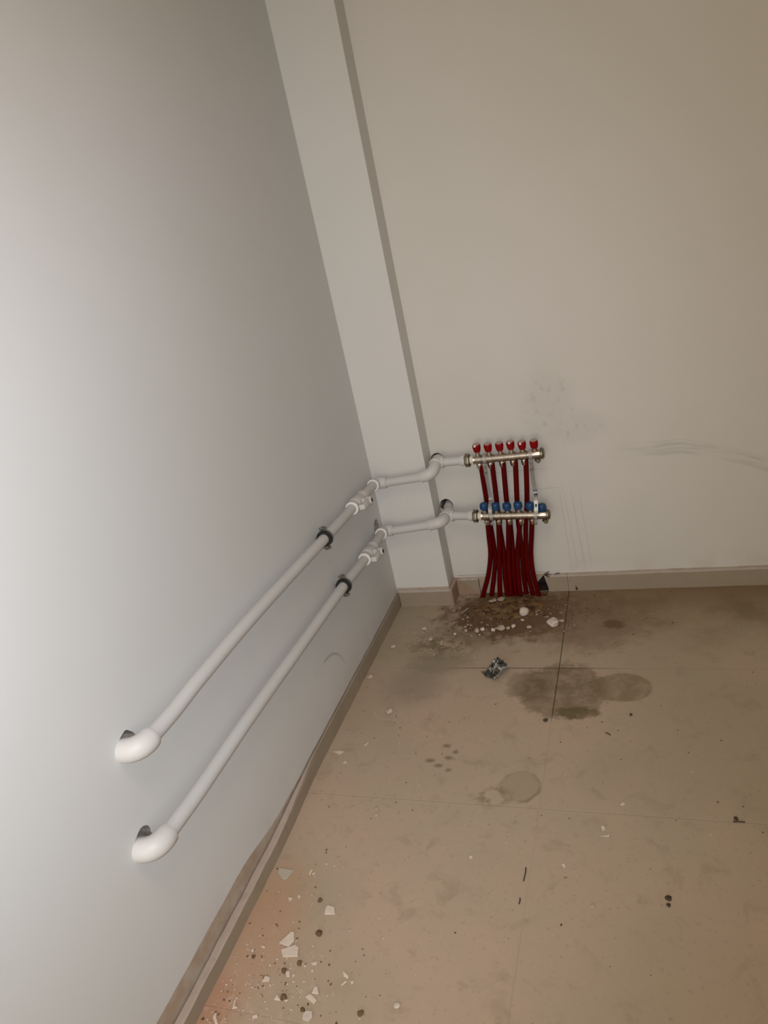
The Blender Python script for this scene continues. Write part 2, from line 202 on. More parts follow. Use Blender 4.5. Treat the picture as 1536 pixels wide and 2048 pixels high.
def mat_floor():
    n = NB('dusty_floor_tile'); x, y, z = n.xyz()
    big = n.noise(2.2, 4.0); mid = n.noise(7.0, 5.0, 0.6); fine = n.noise(45, 5.0, 0.65); nz = n.noise(22, 5.0, 0.65)
    c = n.mix(n.step(big, 0.3, 0.7), (0.475, 0.352, 0.258), (0.430, 0.347, 0.250))
    c = n.mix(n.m('MULTIPLY', n.step(mid, 0.45, 0.75), 0.5), c, (0.495, 0.352, 0.270))
    c = n.mix(n.m('MULTIPLY', n.step(fine, 0.55, 0.8), 0.35), c, (0.27, 0.21, 0.14))
    c = n.mix(n.m('MULTIPLY', n.step(n.noise(13, 5.0, 0.62, dist=0.6), 0.52, 0.72), 0.42), c, (0.29, 0.225, 0.15))
    c = n.mix(n.m('MULTIPLY', n.step(n.noise(90, 3.0, 0.6), 0.60, 0.74), 0.30), c, (0.20, 0.15, 0.10))
    # greener film in the middle, ochre towards the back wall
    c = n.mix(n.m('MULTIPLY', n.step(n.noise(1.3, 2.0), 0.45, 0.65), 0.45), c, (0.335, 0.295, 0.20))
    bk = n.m('MULTIPLY', n.step(n.m('ADD', y, n.m('MULTIPLY', n.m('SUBTRACT', mid, 0.5), 0.35)), -0.45, -0.05), n.step(x, 0.45, 0.7))
    c = n.mix(n.m('MULTIPLY', bk, 0.75), c, (0.225, 0.145, 0.075))
    bg = n.m('MULTIPLY', n.step(mid, 0.5, 0.62), bk)
    c = n.mix(n.m('MULTIPLY', bg, 0.35), c, (0.15, 0.135, 0.065))
    # orange masonry dust along the left skirting near the photographer
    for k, a, rgb, amp, soft in (('org', 0.70, (0.45, 0.265, 0.155), 1.0, 0.5), ('org2', 0.8, (0.42, 0.20, 0.11), 1.0, 0.5), ('dusty', 0.35, (0.48, 0.33, 0.235), 1.0, 0.5)):
        e = ST[k]; f = n.ell(x, y, e[0], e[1], e[2] * 1.2, e[3] * 1.2, mid, amp, soft)
        c = n.mix(n.m('MULTIPLY', f, a), c, rgb)
    wh = n.m('MULTIPLY', n.ell(x, y, ST['dusty'][0], ST['dusty'][1], 0.17, 0.13, mid, 0.8, 0.4), n.step(nz, 0.56, 0.68))
    c = n.mix(n.m('MULTIPLY', wh, 0.35), c, (0.62, 0.50, 0.40))
    # stains
    def st(k, rgb, a, amp=0.8, soft=0.18, s=1.0, tex=None, nn=None):
        nonlocal c
        e = ST[k]; f = n.ell(x, y, e[0], e[1], e[2] * s, e[3] * s, nn or nz, amp, soft)
        if tex is not None: f = n.m('MULTIPLY', f, tex)
        c = n.mix(n.m('MULTIPLY', f, a), c, rgb)
    olive = (0.165, 0.122, 0.066)
    t1 = n.m('ADD', n.m('MULTIPLY', n.step(nz, 0.35, 0.62), 0.5), 0.5)
    st('dirt', (0.115, 0.060, 0.022), 0.9, 1.6, 0.35)
    st('dirt2', (0.20, 0.14, 0.085), 0.6, 1.8, 0.4, 1.0, n.step(nz, 0.4, 0.6))
    st('oliv', (0.19, 0.155, 0.085), 0.8, 1.6, 0.4, 1.0, n.step(nz, 0.42, 0.6))
    st('far', (0.19, 0.12, 0.07), 0.55, 1.4, 0.4)
    st('wet1', olive, 0.82, 1.3, 0.10, 1.05, t1); st('wet1b', olive, 0.7, 1.6, 0.2, 1.1, t1)
    st('wet2', (0.20, 0.145, 0.078), 0.72, 0.5, 0.07, 1.05, t1, mid)
    st('wetbot', (0.11, 0.080, 0.028), 0.7, 2.2, 0.25)
    st('brown1', (0.13, 0.075, 0.03), 0.7, 2.2, 0.3)
    e = ST['foot']; rr = n.m('SQRT', n.m('ADD', n.m('POWER', n.m('DIVIDE', n.m('SUBTRACT', x, e[0]), e[2]), 2.0), n.m('POWER', n.m('DIVIDE', n.m('SUBTRACT', y, e[1]), e[3]), 2.0)))
    rr = n.m('ADD', rr, n.m('MULTIPLY', n.m('SUBTRACT', nz, 0.5), 0.5))
    c = n.mix(n.m('MULTIPLY', n.step(rr, 1.12, 0.95), 0.40), c, (0.28, 0.22, 0.135))
    c = n.mix(n.m('MULTIPLY', n.m('MULTIPLY', n.line(rr, 0.95, 0.05, 0.08), n.step(mid, 0.42, 0.6)), 0.55), c, (0.17, 0.135, 0.075))
    st('foot2', (0.17, 0.13, 0.075), 0.6, 2.2, 0.3, 1.0, n.step(nz, 0.45, 0.58))
    for k in ('f1', 'f2', 'f3', 'f4', 'f5', 'f6'): st(k, (0.16, 0.12, 0.07), 0.75, 1.8, 0.8, 1.15)
    st('dark_patch', (0.24, 0.19, 0.15), 0.5, 0.8, 0.7, 1.3)  # dusty darker patch with a soft edge
    st('left', (0.24, 0.20, 0.13), 0.5, 1.5, 0.4)
    e = ST['ring']; rr = n.m('SQRT', n.m('ADD', n.m('POWER', n.m('DIVIDE', n.m('SUBTRACT', x, e[0]), e[2]), 2.0), n.m('POWER', n.m('DIVIDE', n.m('SUBTRACT', y, e[1]), e[3]), 2.0)))
    c = n.mix(n.m('MULTIPLY', n.m('MULTIPLY', n.line(n.m('ADD', rr, n.m('MULTIPLY', nz, 0.25)), 1.1, 0.05, 0.06), n.step(y, ST['ring'][1] + .01, ST['ring'][1] - .02)), 0.6), c, (0.46, 0.40, 0.32))
    # dark specks everywhere
    vo = n.new('ShaderNodeTexVoronoi', feature='F1'); n.link(n.obj, vo.inputs['Vector']); vo.inputs['Scale'].default_value = 26.0; vo.inputs['Randomness'].default_value = 1.0
    sp = n.m('MULTIPLY', n.step(vo.outputs['Distance'], 0.085, 0.045), n.step(n.noise(3.1, 2.0), 0.50, 0.60))
    c = n.mix(n.m('MULTIPLY', sp, 0.75), c, (0.09, 0.065, 0.04))
    vo2 = n.new('ShaderNodeTexVoronoi', feature='F1'); n.link(n.obj, vo2.inputs['Vector']); vo2.inputs['Scale'].default_value = 41.0
    near = n.step(y, -0.9, -1.5)
    sp = n.m('MULTIPLY', n.step(vo2.outputs['Distance'], 0.10, 0.05), n.m('MULTIPLY', n.step(n.noise(4.3, 2.0), 0.56, 0.64), near))
    c = n.mix(n.m('MULTIPLY', sp, 0.5), c, (0.48, 0.42, 0.34))
    # joints between tiles: dark and dirty near the stains, dust-filled elsewhere
    xc = None
    g = GROUT
    xw = n.m('ADD', 0.669, n.m('MULTIPLY', n.m('SUBTRACT', n.noise(2.0, 1.0), 0.5), 0.006))
    xw = n.m('ADD', xw, n.m('MULTIPLY', n.m('ADD', y, 0.5), -0.018))          # the joint leans a little
    xw = n.m('SUBTRACT', xw, n.m('MULTIPLY', n.step(y, -0.50, -0.05), 0.004))
    jx = n.m('MINIMUM', n.m('ABSOLUTE', n.m('SUBTRACT', x, xw)), n.m('ABSOLUTE', n.m('SUBTRACT', x, 1.87)))
    jy = None
    for r in (-0.515, -1.113, -1.713, -2.31, -2.91, -3.5, -4.1):
        d = n.m('ABSOLUTE', n.m('SUBTRACT', n.m('SUBTRACT', y, n.m('MULTIPLY', x, 0.006)), r - 0.003))
        jy = d if jy is None else n.m('MINIMUM', jy, d)
    jj = n.m('MINIMUM', jx, jy)
    dk = n.m('MAXIMUM', n.m('MULTIPLY', n.step(y, -0.80, -0.72), n.step(x, 0.95, 0.72)), 0.12)
    dk = n.m('MAXIMUM', n.m('MULTIPLY', dk, n.step(x, 0.26, 0.42)), 0.10)
    c = n.mix(n.m('MULTIPLY', n.step(jj, 0.0024, 0.0008), n.m('MULTIPLY', dk, 0.85)), c, (0.055, 0.035, 0.016))
    lt = n.m('MULTIPLY', n.step(y, -0.80, -0.95), n.step(n.noise(5.0, 3.0), 0.46, 0.6))
    c = n.mix(n.m('MULTIPLY', n.step(jj, 0.0028, 0.0010), n.m('MULTIPLY', lt, 0.35)), c, (0.44, 0.38, 0.30))
    h = n.m('SUBTRACT', n.m('MULTIPLY', fine, 0.25), n.step(jj, 0.003, 0.001))
    n.bump(h, 0.25, 0.0015)
    rough = n.m('ADD', 0.62, n.m('MULTIPLY', mid, 0.25))
    return n.done(c, rough, 0.0, 0.25)
M['floor'] = mat_floor()
def mat_skirt():
    n = NB('dusty_skirting_tile'); x, y, z = n.xyz()
    c = n.mix(n.step(n.noise(4.0, 4.0), 0.3, 0.7), (0.335, 0.275, 0.205), (0.295, 0.24, 0.175))
    c = n.mix(n.m('MULTIPLY', n.m('MULTIPLY', n.step(z, 0.060, 0.0635), n.step(y, -0.5, -0.3)), 0.7), c, (0.50, 0.45, 0.40))          # paint slopped on the top edge
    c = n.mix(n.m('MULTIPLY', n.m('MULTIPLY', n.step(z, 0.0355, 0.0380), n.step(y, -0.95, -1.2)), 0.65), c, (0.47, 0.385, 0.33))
    c = n.mix(n.m('MULTIPLY', n.step(n.noise(30, 5.0), 0.5, 0.75), 0.4), c, (0.28, 0.215, 0.15))
    rd = n.m('MULTIPLY', n.step(x, 0.21, 0.23), n.step(n.m('ADD', n.m('ADD', z, n.m('MULTIPLY', x, 0.9)), n.m('MULTIPLY', n.noise(20), 0.01)), 0.30, 0.28))
    c = n.mix(n.m('MULTIPLY', rd, 0.6), c, (0.30, 0.185, 0.125))
    ja = n.line(x, 0.657, 0.0011, 0.0006)
    c = n.mix(n.m('MULTIPLY', ja, 0.65), c, (0.10, 0.075, 0.05))
    n.bump(n.noise(18, 4.0), 0.3, 0.003)
    return n.done(c, 0.7, 0.0, 0.2)
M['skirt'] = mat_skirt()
M['pipe'] = simple('white_pipe_plastic', (0.56, 0.555, 0.54), (0.535, 0.53, 0.51), 5.0, 0.42, spec=0.3)
M['fit'] = simple('white_fitting_plastic', (0.60, 0.585, 0.56), (0.575, 0.56, 0.53), 8.0, 0.45, spec=0.3)
M['rim'] = simple('bright_fitting_rim', (0.80, 0.79, 0.74), (0.77, 0.76, 0.71), 8.0, 0.35)
M['red_tube'] = simple('red_tube_plastic', (0.102, 0.0006, 0.0010), (0.080, 0.0005, 0.0008), 12.0, 0.40, spec=0.14)
M['red_cap'] = simple('red_cap_plastic', (0.25, 0.002, 0.005), (0.21, 0.002, 0.004), 60.0, 0.4, spec=0.2)
M['blue_cap'] = simple('blue_cap_plastic', (0.010, 0.060, 0.160), (0.008, 0.050, 0.135), 60.0, 0.40)
M['nickel'] = simple('brushed_nickel', (0.62, 0.56, 0.49), (0.54, 0.48, 0.41), 40.0, 0.27, 1.0)
M['nut'] = simple('aged_nickel_nut', (0.27, 0.25, 0.19), (0.19, 0.17, 0.12), 50.0, 0.36, 1.0)
M['zinc'] = simple('galvanised_strip', (0.46, 0.43, 0.40), (0.40, 0.38, 0.36), 60.0, 0.42, 0.5)
M['rubber'] = simple('black_rubber', (0.006, 0.006, 0.006), (0.012, 0.012, 0.012), 60.0, 0.55)
M['steel'] = simple('clamp_steel', (0.22, 0.22, 0.20), (0.40, 0.39, 0.35), 70.0, 0.35, 0.9)
M['clear'] = simple('milky_cap_top', (0.36, 0.22, 0.20), (0.44, 0.32, 0.29), 60.0, 0.4)
M['dark'] = simple('dark_indicator', (0.02, 0.008, 0.006), (0.03, 0.012, 0.01), 60.0, 0.5)
M['redmark'] = simple('red_indicator', (0.10, 0.01, 0.008), (0.06, 0.01, 0.008), 60.0, 0.5)
M['sticker'] = simple('white_sticker', (0.78, 0.77, 0.74), (0.74, 0.73, 0.70), 30.0, 0.5)
M['ink'] = simple('black_ink', (0.02, 0.02, 0.02), (0.03, 0.03, 0.03), 30.0, 0.6)
M['seal'] = simple('cream_seal_ring', (0.74, 0.69, 0.60), (0.70, 0.66, 0.58), 30.0, 0.5)
M['shard'] = simple('pale_plaster_flake', (0.68, 0.58, 0.47), (0.62, 0.52, 0.42), 60.0, 0.7, bump=0.2)
M['shard_grey'] = simple('grey_white_flake', (0.47, 0.42, 0.33), (0.44, 0.40, 0.31), 60.0, 0.7, bump=0.2)
M['lump'] = simple('pale_mortar', (0.50, 0.40, 0.31), (0.40, 0.32, 0.24), 90.0, 0.85, bump=0.6)
M['whitel'] = simple('white_mortar', (0.62, 0.53, 0.45), (0.52, 0.43, 0.36), 90.0, 0.85, bump=0.5)
M['brownl'] = simple('brown_earth', (0.17, 0.095, 0.045), (0.12, 0.065, 0.03), 90.0, 0.9, bump=0.6)
M['darkl'] = simple('dark_grit', (0.07, 0.045, 0.025), (0.05, 0.03, 0.02), 90.0, 0.9)
def mat_dirt():
    n = NB('brown_rubble_dirt'); a = n.noise(40, 6.0, 0.7); b = n.noise(120, 4.0, 0.7); d = n.noise(14, 3.0)
    c = n.mix(n.step(a, 0.38, 0.60), (0.060, 0.026, 0.008), (0.23, 0.130, 0.050))
    c = n.mix(n.m('MULTIPLY', n.step(d, 0.5, 0.7), 0.6), c, (0.25, 0.165, 0.10))
    c = n.mix(n.m('MULTIPLY', n.step(b, 0.60, 0.72), 0.7), c, (0.40, 0.30, 0.21))
    n.bump(n.m('ADD', a, b), 0.9, 0.004)
    return n.done(c, 0.9)
M['dirt'] = mat_dirt()
M['shaded_hole'] = simple('back_hole_lining', (0.15, 0.125, 0.09), (0.09, 0.07, 0.05), 60.0, 0.95, bump=0.5)  # back hole lining darkened, recess shade put into its colour
M['gap'] = simple('dark_broken_gap', (0.045, 0.022, 0.014), (0.025, 0.014, 0.010), 60.0, 0.95, bump=0.5)
M['hole'] = simple('raw_hole_lining', (0.36, 0.315, 0.26), (0.22, 0.19, 0.15), 60.0, 0.95, bump=0.5)  # left hole lining lightened, torch light put into its colour
def mat_wrap():
    n = NB('printed_foil'); a = n.noise(60, 5.0, 0.7); b = n.noise(150, 3.0)
    c = n.mix(n.step(a, 0.42, 0.56), (0.035, 0.032, 0.025), (0.15, 0.145, 0.12))
    c = n.mix(n.m('MULTIPLY', n.step(b, 0.6, 0.7), 0.5), c, (0.30, 0.29, 0.26))
    n.bump(a, 0.6, 0.003)
    return n.done(c, 0.4, 0.35)
M['foil'] = mat_wrap()
M['foil_light'] = simple('worn_white_foil', (0.52, 0.51, 0.47), (0.30, 0.29, 0.26), 90.0, 0.5)
# ------------------------------------------------------------------ mesh helpers
def frame(t, up=None):
    t = t.normalized(); a = Vector((0, 0, 1)) if abs(t.z) < 0.9 else Vector((1, 0, 0))
    if up is not None: a = up
    u = (a - t * a.dot(t)).normalized(); return u, t.cross(u)
class MB:
    def __init__(s): s.bm = bmesh.new()
    def ring_skin(s, rings, cap0=True, cap1=True, mi=0):
        vs = [[s.bm.verts.new(p) for p in r] for r in rings]; n = len(vs[0])
        for a, b in zip(vs, vs[1:]):
            for i in range(n):
                f = s.bm.faces.new((a[i], a[(i + 1) % n], b[(i + 1) % n], b[i])); f.material_index = mi
        if cap0: s.bm.faces.new(list(reversed(vs[0]))).material_index = mi
        if cap1: s.bm.faces.new(vs[-1]).material_index = mi
        return s
    def tube(s, pts, r, n=20, caps=(True, True), mi=0):
        pts = [Vector(p) for p in pts]; rs = r if isinstance(r, (list, tuple)) else [r] * len(pts)
        rings = []; u = None
        for i, p in enumerate(pts):
            t = (pts[min(i + 1, len(pts) - 1)] - pts[max(i - 1, 0)]).normalized()
            if u is None: u, v = frame(t)
            else:
                u = (u - t * u.dot(t)).normalized()
            v = t.cross(u)
            rings.append([p + (u * math.cos(2 * math.pi * k / n) + v * math.sin(2 * math.pi * k / n)) * rs[i] for k in range(n)])
        return s.ring_skin(rings, caps[0], caps[1], mi)
    def lathe(s, p0, d, prof, n=24, up=None, mi=0, caps=(True, True)):
        p0 = Vector(p0); d = Vector(d).normalized(); u, v = frame(d, up)
        rings = [[p0 + d * t + (u * math.cos(2 * math.pi * k / n) + v * math.sin(2 * math.pi * k / n)) * r for k in range(n)] for t, r in prof]
        return s.ring_skin(rings, caps[0], caps[1], mi)
    def box(s, c, ax, ay, az, hx, hy, hz, mi=0, taper=1.0):
        c = Vector(c); ax, ay, az = Vector(ax), Vector(ay), Vector(az); V = []
        for i in (-1, 1):
            for j, k in ((-1, -1), (1, -1), (1, 1), (-1, 1)):
                q = taper if i > 0 else 1.0
                V.append(s.bm.verts.new(c + ax * hx * i + ay * hy * j * q + az * hz * k * q))
        for f in ((0, 3, 2, 1), (4, 5, 6, 7), (0, 1, 5, 4), (1, 2, 6, 5), (2, 3, 7, 6), (3, 0, 4, 7)):
            s.bm.faces.new([V[i] for i in f]).material_index = mi
        return s
    def prism(s, poly, d, mi=0):
        d = Vector(d); a = [s.bm.verts.new(Vector(p)) for p in poly]; b = [s.bm.verts.new(Vector(p) + d) for p in poly]; n = len(a)
        s.bm.faces.new(list(reversed(a))).material_index = mi; s.bm.faces.new(b).material_index = mi
        for i in range(n): s.bm.faces.new((a[i], a[(i + 1) % n], b[(i + 1) % n], b[i])).material_index = mi
        return s
    def rock(s, c, r, sq=0.7, sub=2, j=0.22, rnd=random, sx=1.0, mi=0):
        q = bmesh.ops.create_icosphere(s.bm, subdivisions=sub, radius=1.0); a = rnd.random() * 6.28; ph = [rnd.random() * 6.28 for _ in range(6)]
        for v in q['verts']:
            p = v.co.copy(); k = 1 + j * (math.sin(3.1 * p.x + ph[0]) * math.sin(2.7 * p.y + ph[1]) + 0.5 * math.sin(5.3 * p.z + ph[2] + 3 * p.x) + 0.3 * (rnd.random() - 0.5))
            p = p * r * k; p.z *= sq; p.x *= sx
            v.co = Vector((p.x * math.cos(a) - p.y * math.sin(a), p.x * math.sin(a) + p.y * math.cos(a), p.z)) + Vector(c)
        for v in q['verts']:
            for f in v.link_faces: f.material_index = mi
        return s
    def build(s, name, mats, parent=None, smooth=35, bevel=0.0, seg=2):
        bmesh.ops.recalc_face_normals(s.bm, faces=s.bm.faces[:])
        if bevel:
            es = [e for e in s.bm.edges if len(e.link_faces) == 2 and e.calc_face_angle(0) > math.radians(40)]
            bmesh.ops.bevel(s.bm, geom=es, offset=bevel, segments=seg, affect='EDGES', profile=0.5)
        me = bpy.data.meshes.new(name); s.bm.to_mesh(me); s.bm.free()
        for m in (mats if isinstance(mats, (list, tuple)) else [mats]): me.materials.append(m)
        if smooth:
            me.shade_smooth(); me.set_sharp_from_angle(angle=math.radians(smooth))
        o = bpy.data.objects.new(name, me); COL.objects.link(o)
        if parent is not None:
            o.parent = parent
            if parent.type == 'EMPTY': o.matrix_parent_inverse = Matrix.Translation(parent.location).inverted()
        return o
def thing(name, label, cat, loc=(0, 0, 0), group=None):
    o = bpy.data.objects.new(name, None); COL.objects.link(o); o.location = loc; o.empty_display_size = 0.05
    o['label'] = label; o['category'] = cat
    if group: o['group'] = group
    return o
def tag(o, label, cat, group=None, kind=None):
    o['label'] = label; o['category'] = cat
    if group: o['group'] = group
    if kind: o['kind'] = kind
    return o
def struct(o): o['kind'] = 'structure'; return o
def spline(pts, k=6):
    P = [Vector(p) for p in pts]; out = []
    for i in range(len(P) - 1):
        p0 = P[max(i - 1, 0)]; p1, p2 = P[i], P[i + 1]; p3 = P[min(i + 2, len(P) - 1)]
        for j in range(k):
            t = j / k
            out.append(0.5 * ((2 * p1) + (p2 - p0) * t + (2 * p0 - 5 * p1 + 4 * p2 - p3) * t * t + (3 * p1 - p0 - 3 * p2 + p3) * t ** 3))
    out.append(P[-1]); return out
def fillet(a, b, c, rad, k=10):
    a, b, c = Vector(a), Vector(b), Vector(c)
    u = (a - b); v = (c - b); lu, lv = u.length, v.length; rad = min(rad, lu * 0.95, lv * 0.95)
    p, q = b + u.normalized() * rad, b + v.normalized() * rad
    out = [a]
    for i in range(k + 1):
        t = i / k; out.append((1 - t) ** 2 * p + 2 * t * (1 - t) * b + t * t * q)
    out.append(c); return out
# ------------------------------------------------------------------ the room
def boolcut(o, cutters):
    for c in cutters:
        m = o.modifiers.new('cut', 'BOOLEAN'); m.operation = 'DIFFERENCE'; m.object = c; m.solver = 'EXACT'
    bpy.context.view_layer.update()
    dg = bpy.context.evaluated_depsgraph_get(); me = bpy.data.meshes.new_from_object(o.evaluated_get(dg))
    o.modifiers.clear(); o.data = me
    for c in cutters: bpy.data.objects.remove(c, do_unlink=True)
def cutter(c, d, r, ln, jit, seed, hole_mat):
    rnd = random.Random(seed); d = Vector(d).normalized(); u, v = frame(d); n = 26
    rr = [r * (1 + jit * (rnd.random() - 0.5)) for _ in range(n)]
    rr = [(rr[i - 1] + rr[i] * 2 + rr[(i + 1) % n]) / 4 for i in range(n)]
    rings = [[Vector(c) + d * t + (u * math.cos(6.28319 * k / n) + v * math.sin(6.28319 * k / n)) * rr[k] * s for k in range(n)] for t, s in ((-0.02, 1.02), (0.0, 1.0), (ln, 0.95))]
    return MB().ring_skin(rings).build('cutter', hole_mat, smooth=0)
Yn, Xr = -5.0, 3.3
wl = MB().prism([(KL * Yn, Yn, 0), (KL * 0.3, 0.3, 0), (KL * 0.3, 0.3, 2.9), (KL * Yn, Yn, 2.9)], (-0.2, 0, 0)).build('wall_left', [M['left'], M['hole']], smooth=0)
LN = Vector((1, -KL, 0)).normalized()
h1, h2, h3 = [Vector(p) for p in HOLES_LEFT]
boolcut(wl, [cutter(h1 + Vector((0, 0.001, 0.004)), -LN, 0.0275, 0.09, 0.35, 1, M['hole']), cutter(h2 + Vector((0, 0.0, 0.003)), -LN, 0.029, 0.09, 0.4, 5, M['hole']),
             cutter(h3, -LN, 0.026, 0.02, 0.1, 3, M['hole'])])
struct(wl)
wb = MB().prism([(-0.2, 0, -0.12), (Xr, 0, -0.12), (Xr, 0, 2.9), (-0.2, 0, 2.9)], (0, 0.2, 0)).build('wall_back', [M['back'], M['gap'], M['shaded_hole']], smooth=0)
hb = [Vector((0.2400, 0, 0.5600)), Vector((0.2425, 0, 0.3800))]
notch = MB().prism([(0.530, -0.02, -0.002), (0.5825, -0.02, -0.002), (0.5685, -0.02, 0.066), (0.540, -0.02, 0.034)], (0, 0.09, 0)).build('cutter', M['gap'], smooth=0)
boolcut(wb, [cutter(hb[0] + Vector((0.001, 0, 0.004)), (0, 1, 0), 0.0262, 0.12, 0.08, 7, M['shaded_hole']), cutter(hb[1], (0, 1, 0), 0.0255, 0.12, 0.12, 8, M['shaded_hole']), notch])
struct(wb)
pier = MB().box((CW / 2 - 0.02, -CD / 2 + 0.02, 1.45), (1, 0, 0), (0, 1, 0), (0, 0, 1), CW / 2 + 0.02, CD / 2 + 0.02, 1.45).build('wall_pier', M['pier'], smooth=0)
struct(pier)
fl = MB().prism([(-0.25, Yn, 0), (Xr, Yn, 0), (Xr, 0.0, 0), (0.582, 0.0, 0), (0.578, -0.046, 0), (0.45, -0.049, 0), (0.318, -0.044, 0), (0.318, 0.0, 0), (-0.25, 0.0, 0)], (0, 0, -0.12)).build('floor', M['floor'], smooth=0)
struct(fl)
struct(MB().box((0.45, -0.0245, -0.05), (1, 0, 0), (0, 1, 0), (0, 0, 1), 0.131, 0.0245, 0.0465).build('trim_1', M['dirt'], smooth=0))
struct(MB().box((1.5, -2.4, 2.95), (1, 0, 0), (0, 1, 0), (0, 0, 1), 1.9, 2.8, 0.05).build('ceiling', M['plain'], smooth=0))
struct(MB().box((Xr + 0.05, -2.4, 1.45), (1, 0, 0), (0, 1, 0), (0, 0, 1), 0.05, 2.8, 1.45).build('wall_right', M['plain'], smooth=0))
struct(MB().box((1.5, Yn - 0.05, 1.45), (1, 0, 0), (0, 1, 0), (0, 0, 1), 1.9, 0.05, 1.45).build('wall_front', M['plain'], smooth=0))
# skirting tiles
def skirt_strip(mb, p0, p1, nrm, t, h, seed, k=24, g=0.0, prof=None):
    rnd = random.Random(seed); p0, p1, nrm = Vector(p0), Vector(p1), Vector(nrm).normalized(); rings = []
    for i in range(k + 1):
        q = p0.lerp(p1, i / k); hh = h + (rnd.random() - 0.5) * 0.003; tt = t + (rnd.random() - 0.5) * 0.002
        if prof: tt, hh = prof(q.y); tt += (rnd.random() - 0.5) * 0.0015; hh += (rnd.random() - 0.5) * 0.0025
        rings.append([q + nrm * g + Vector((0, 0, -0.001)), q + nrm * tt + Vector((0, 0, -0.001)), q + nrm * tt + Vector((0, 0, hh - 0.003)), q + nrm * (tt - 0.003) + Vector((0, 0, hh)), q + nrm * g + Vector((0, 0, hh + 0.001))])
    mb.ring_skin(rings)
def left_profile(y):                         # the skirting tile stands proud of the plaster nearer the camera
    f = max(0.0, min(1.0, (-1.0 - y) / 0.35)); f = f * f * (3 - 2 * f)
    return 0.007 + 0.013 * f, 0.056 - 0.016 * f
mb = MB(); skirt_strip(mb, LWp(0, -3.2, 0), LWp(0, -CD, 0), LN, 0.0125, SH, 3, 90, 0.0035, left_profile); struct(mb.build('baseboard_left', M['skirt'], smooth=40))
mb = MB(); skirt_strip(mb, (0.012, -CD, 0), (CW + 0.012, -CD, 0), (0, -1, 0), 0.012, SH + 0.005, 4, 12)
skirt_strip(mb, (CW, -CD - 0.001, 0), (CW, 0, 0), (1, 0, 0), 0.012, SH + 0.005, 5, 6); struct(mb.build('baseboard_pier', M['skirt'], smooth=40))
mb = MB(); skirt_strip(mb, (CW + 0.012, 0, 0), (0.316, 0, 0), (0, -1, 0), 0.012, SH + 0.004, 6, 6)
skirt_strip(mb, (0.582, 0, 0), (Xr, 0, 0), (0, -1, 0), 0.012, SH + 0.004, 7, 70); struct(mb.build('baseboard_back', M['skirt'], smooth=40))
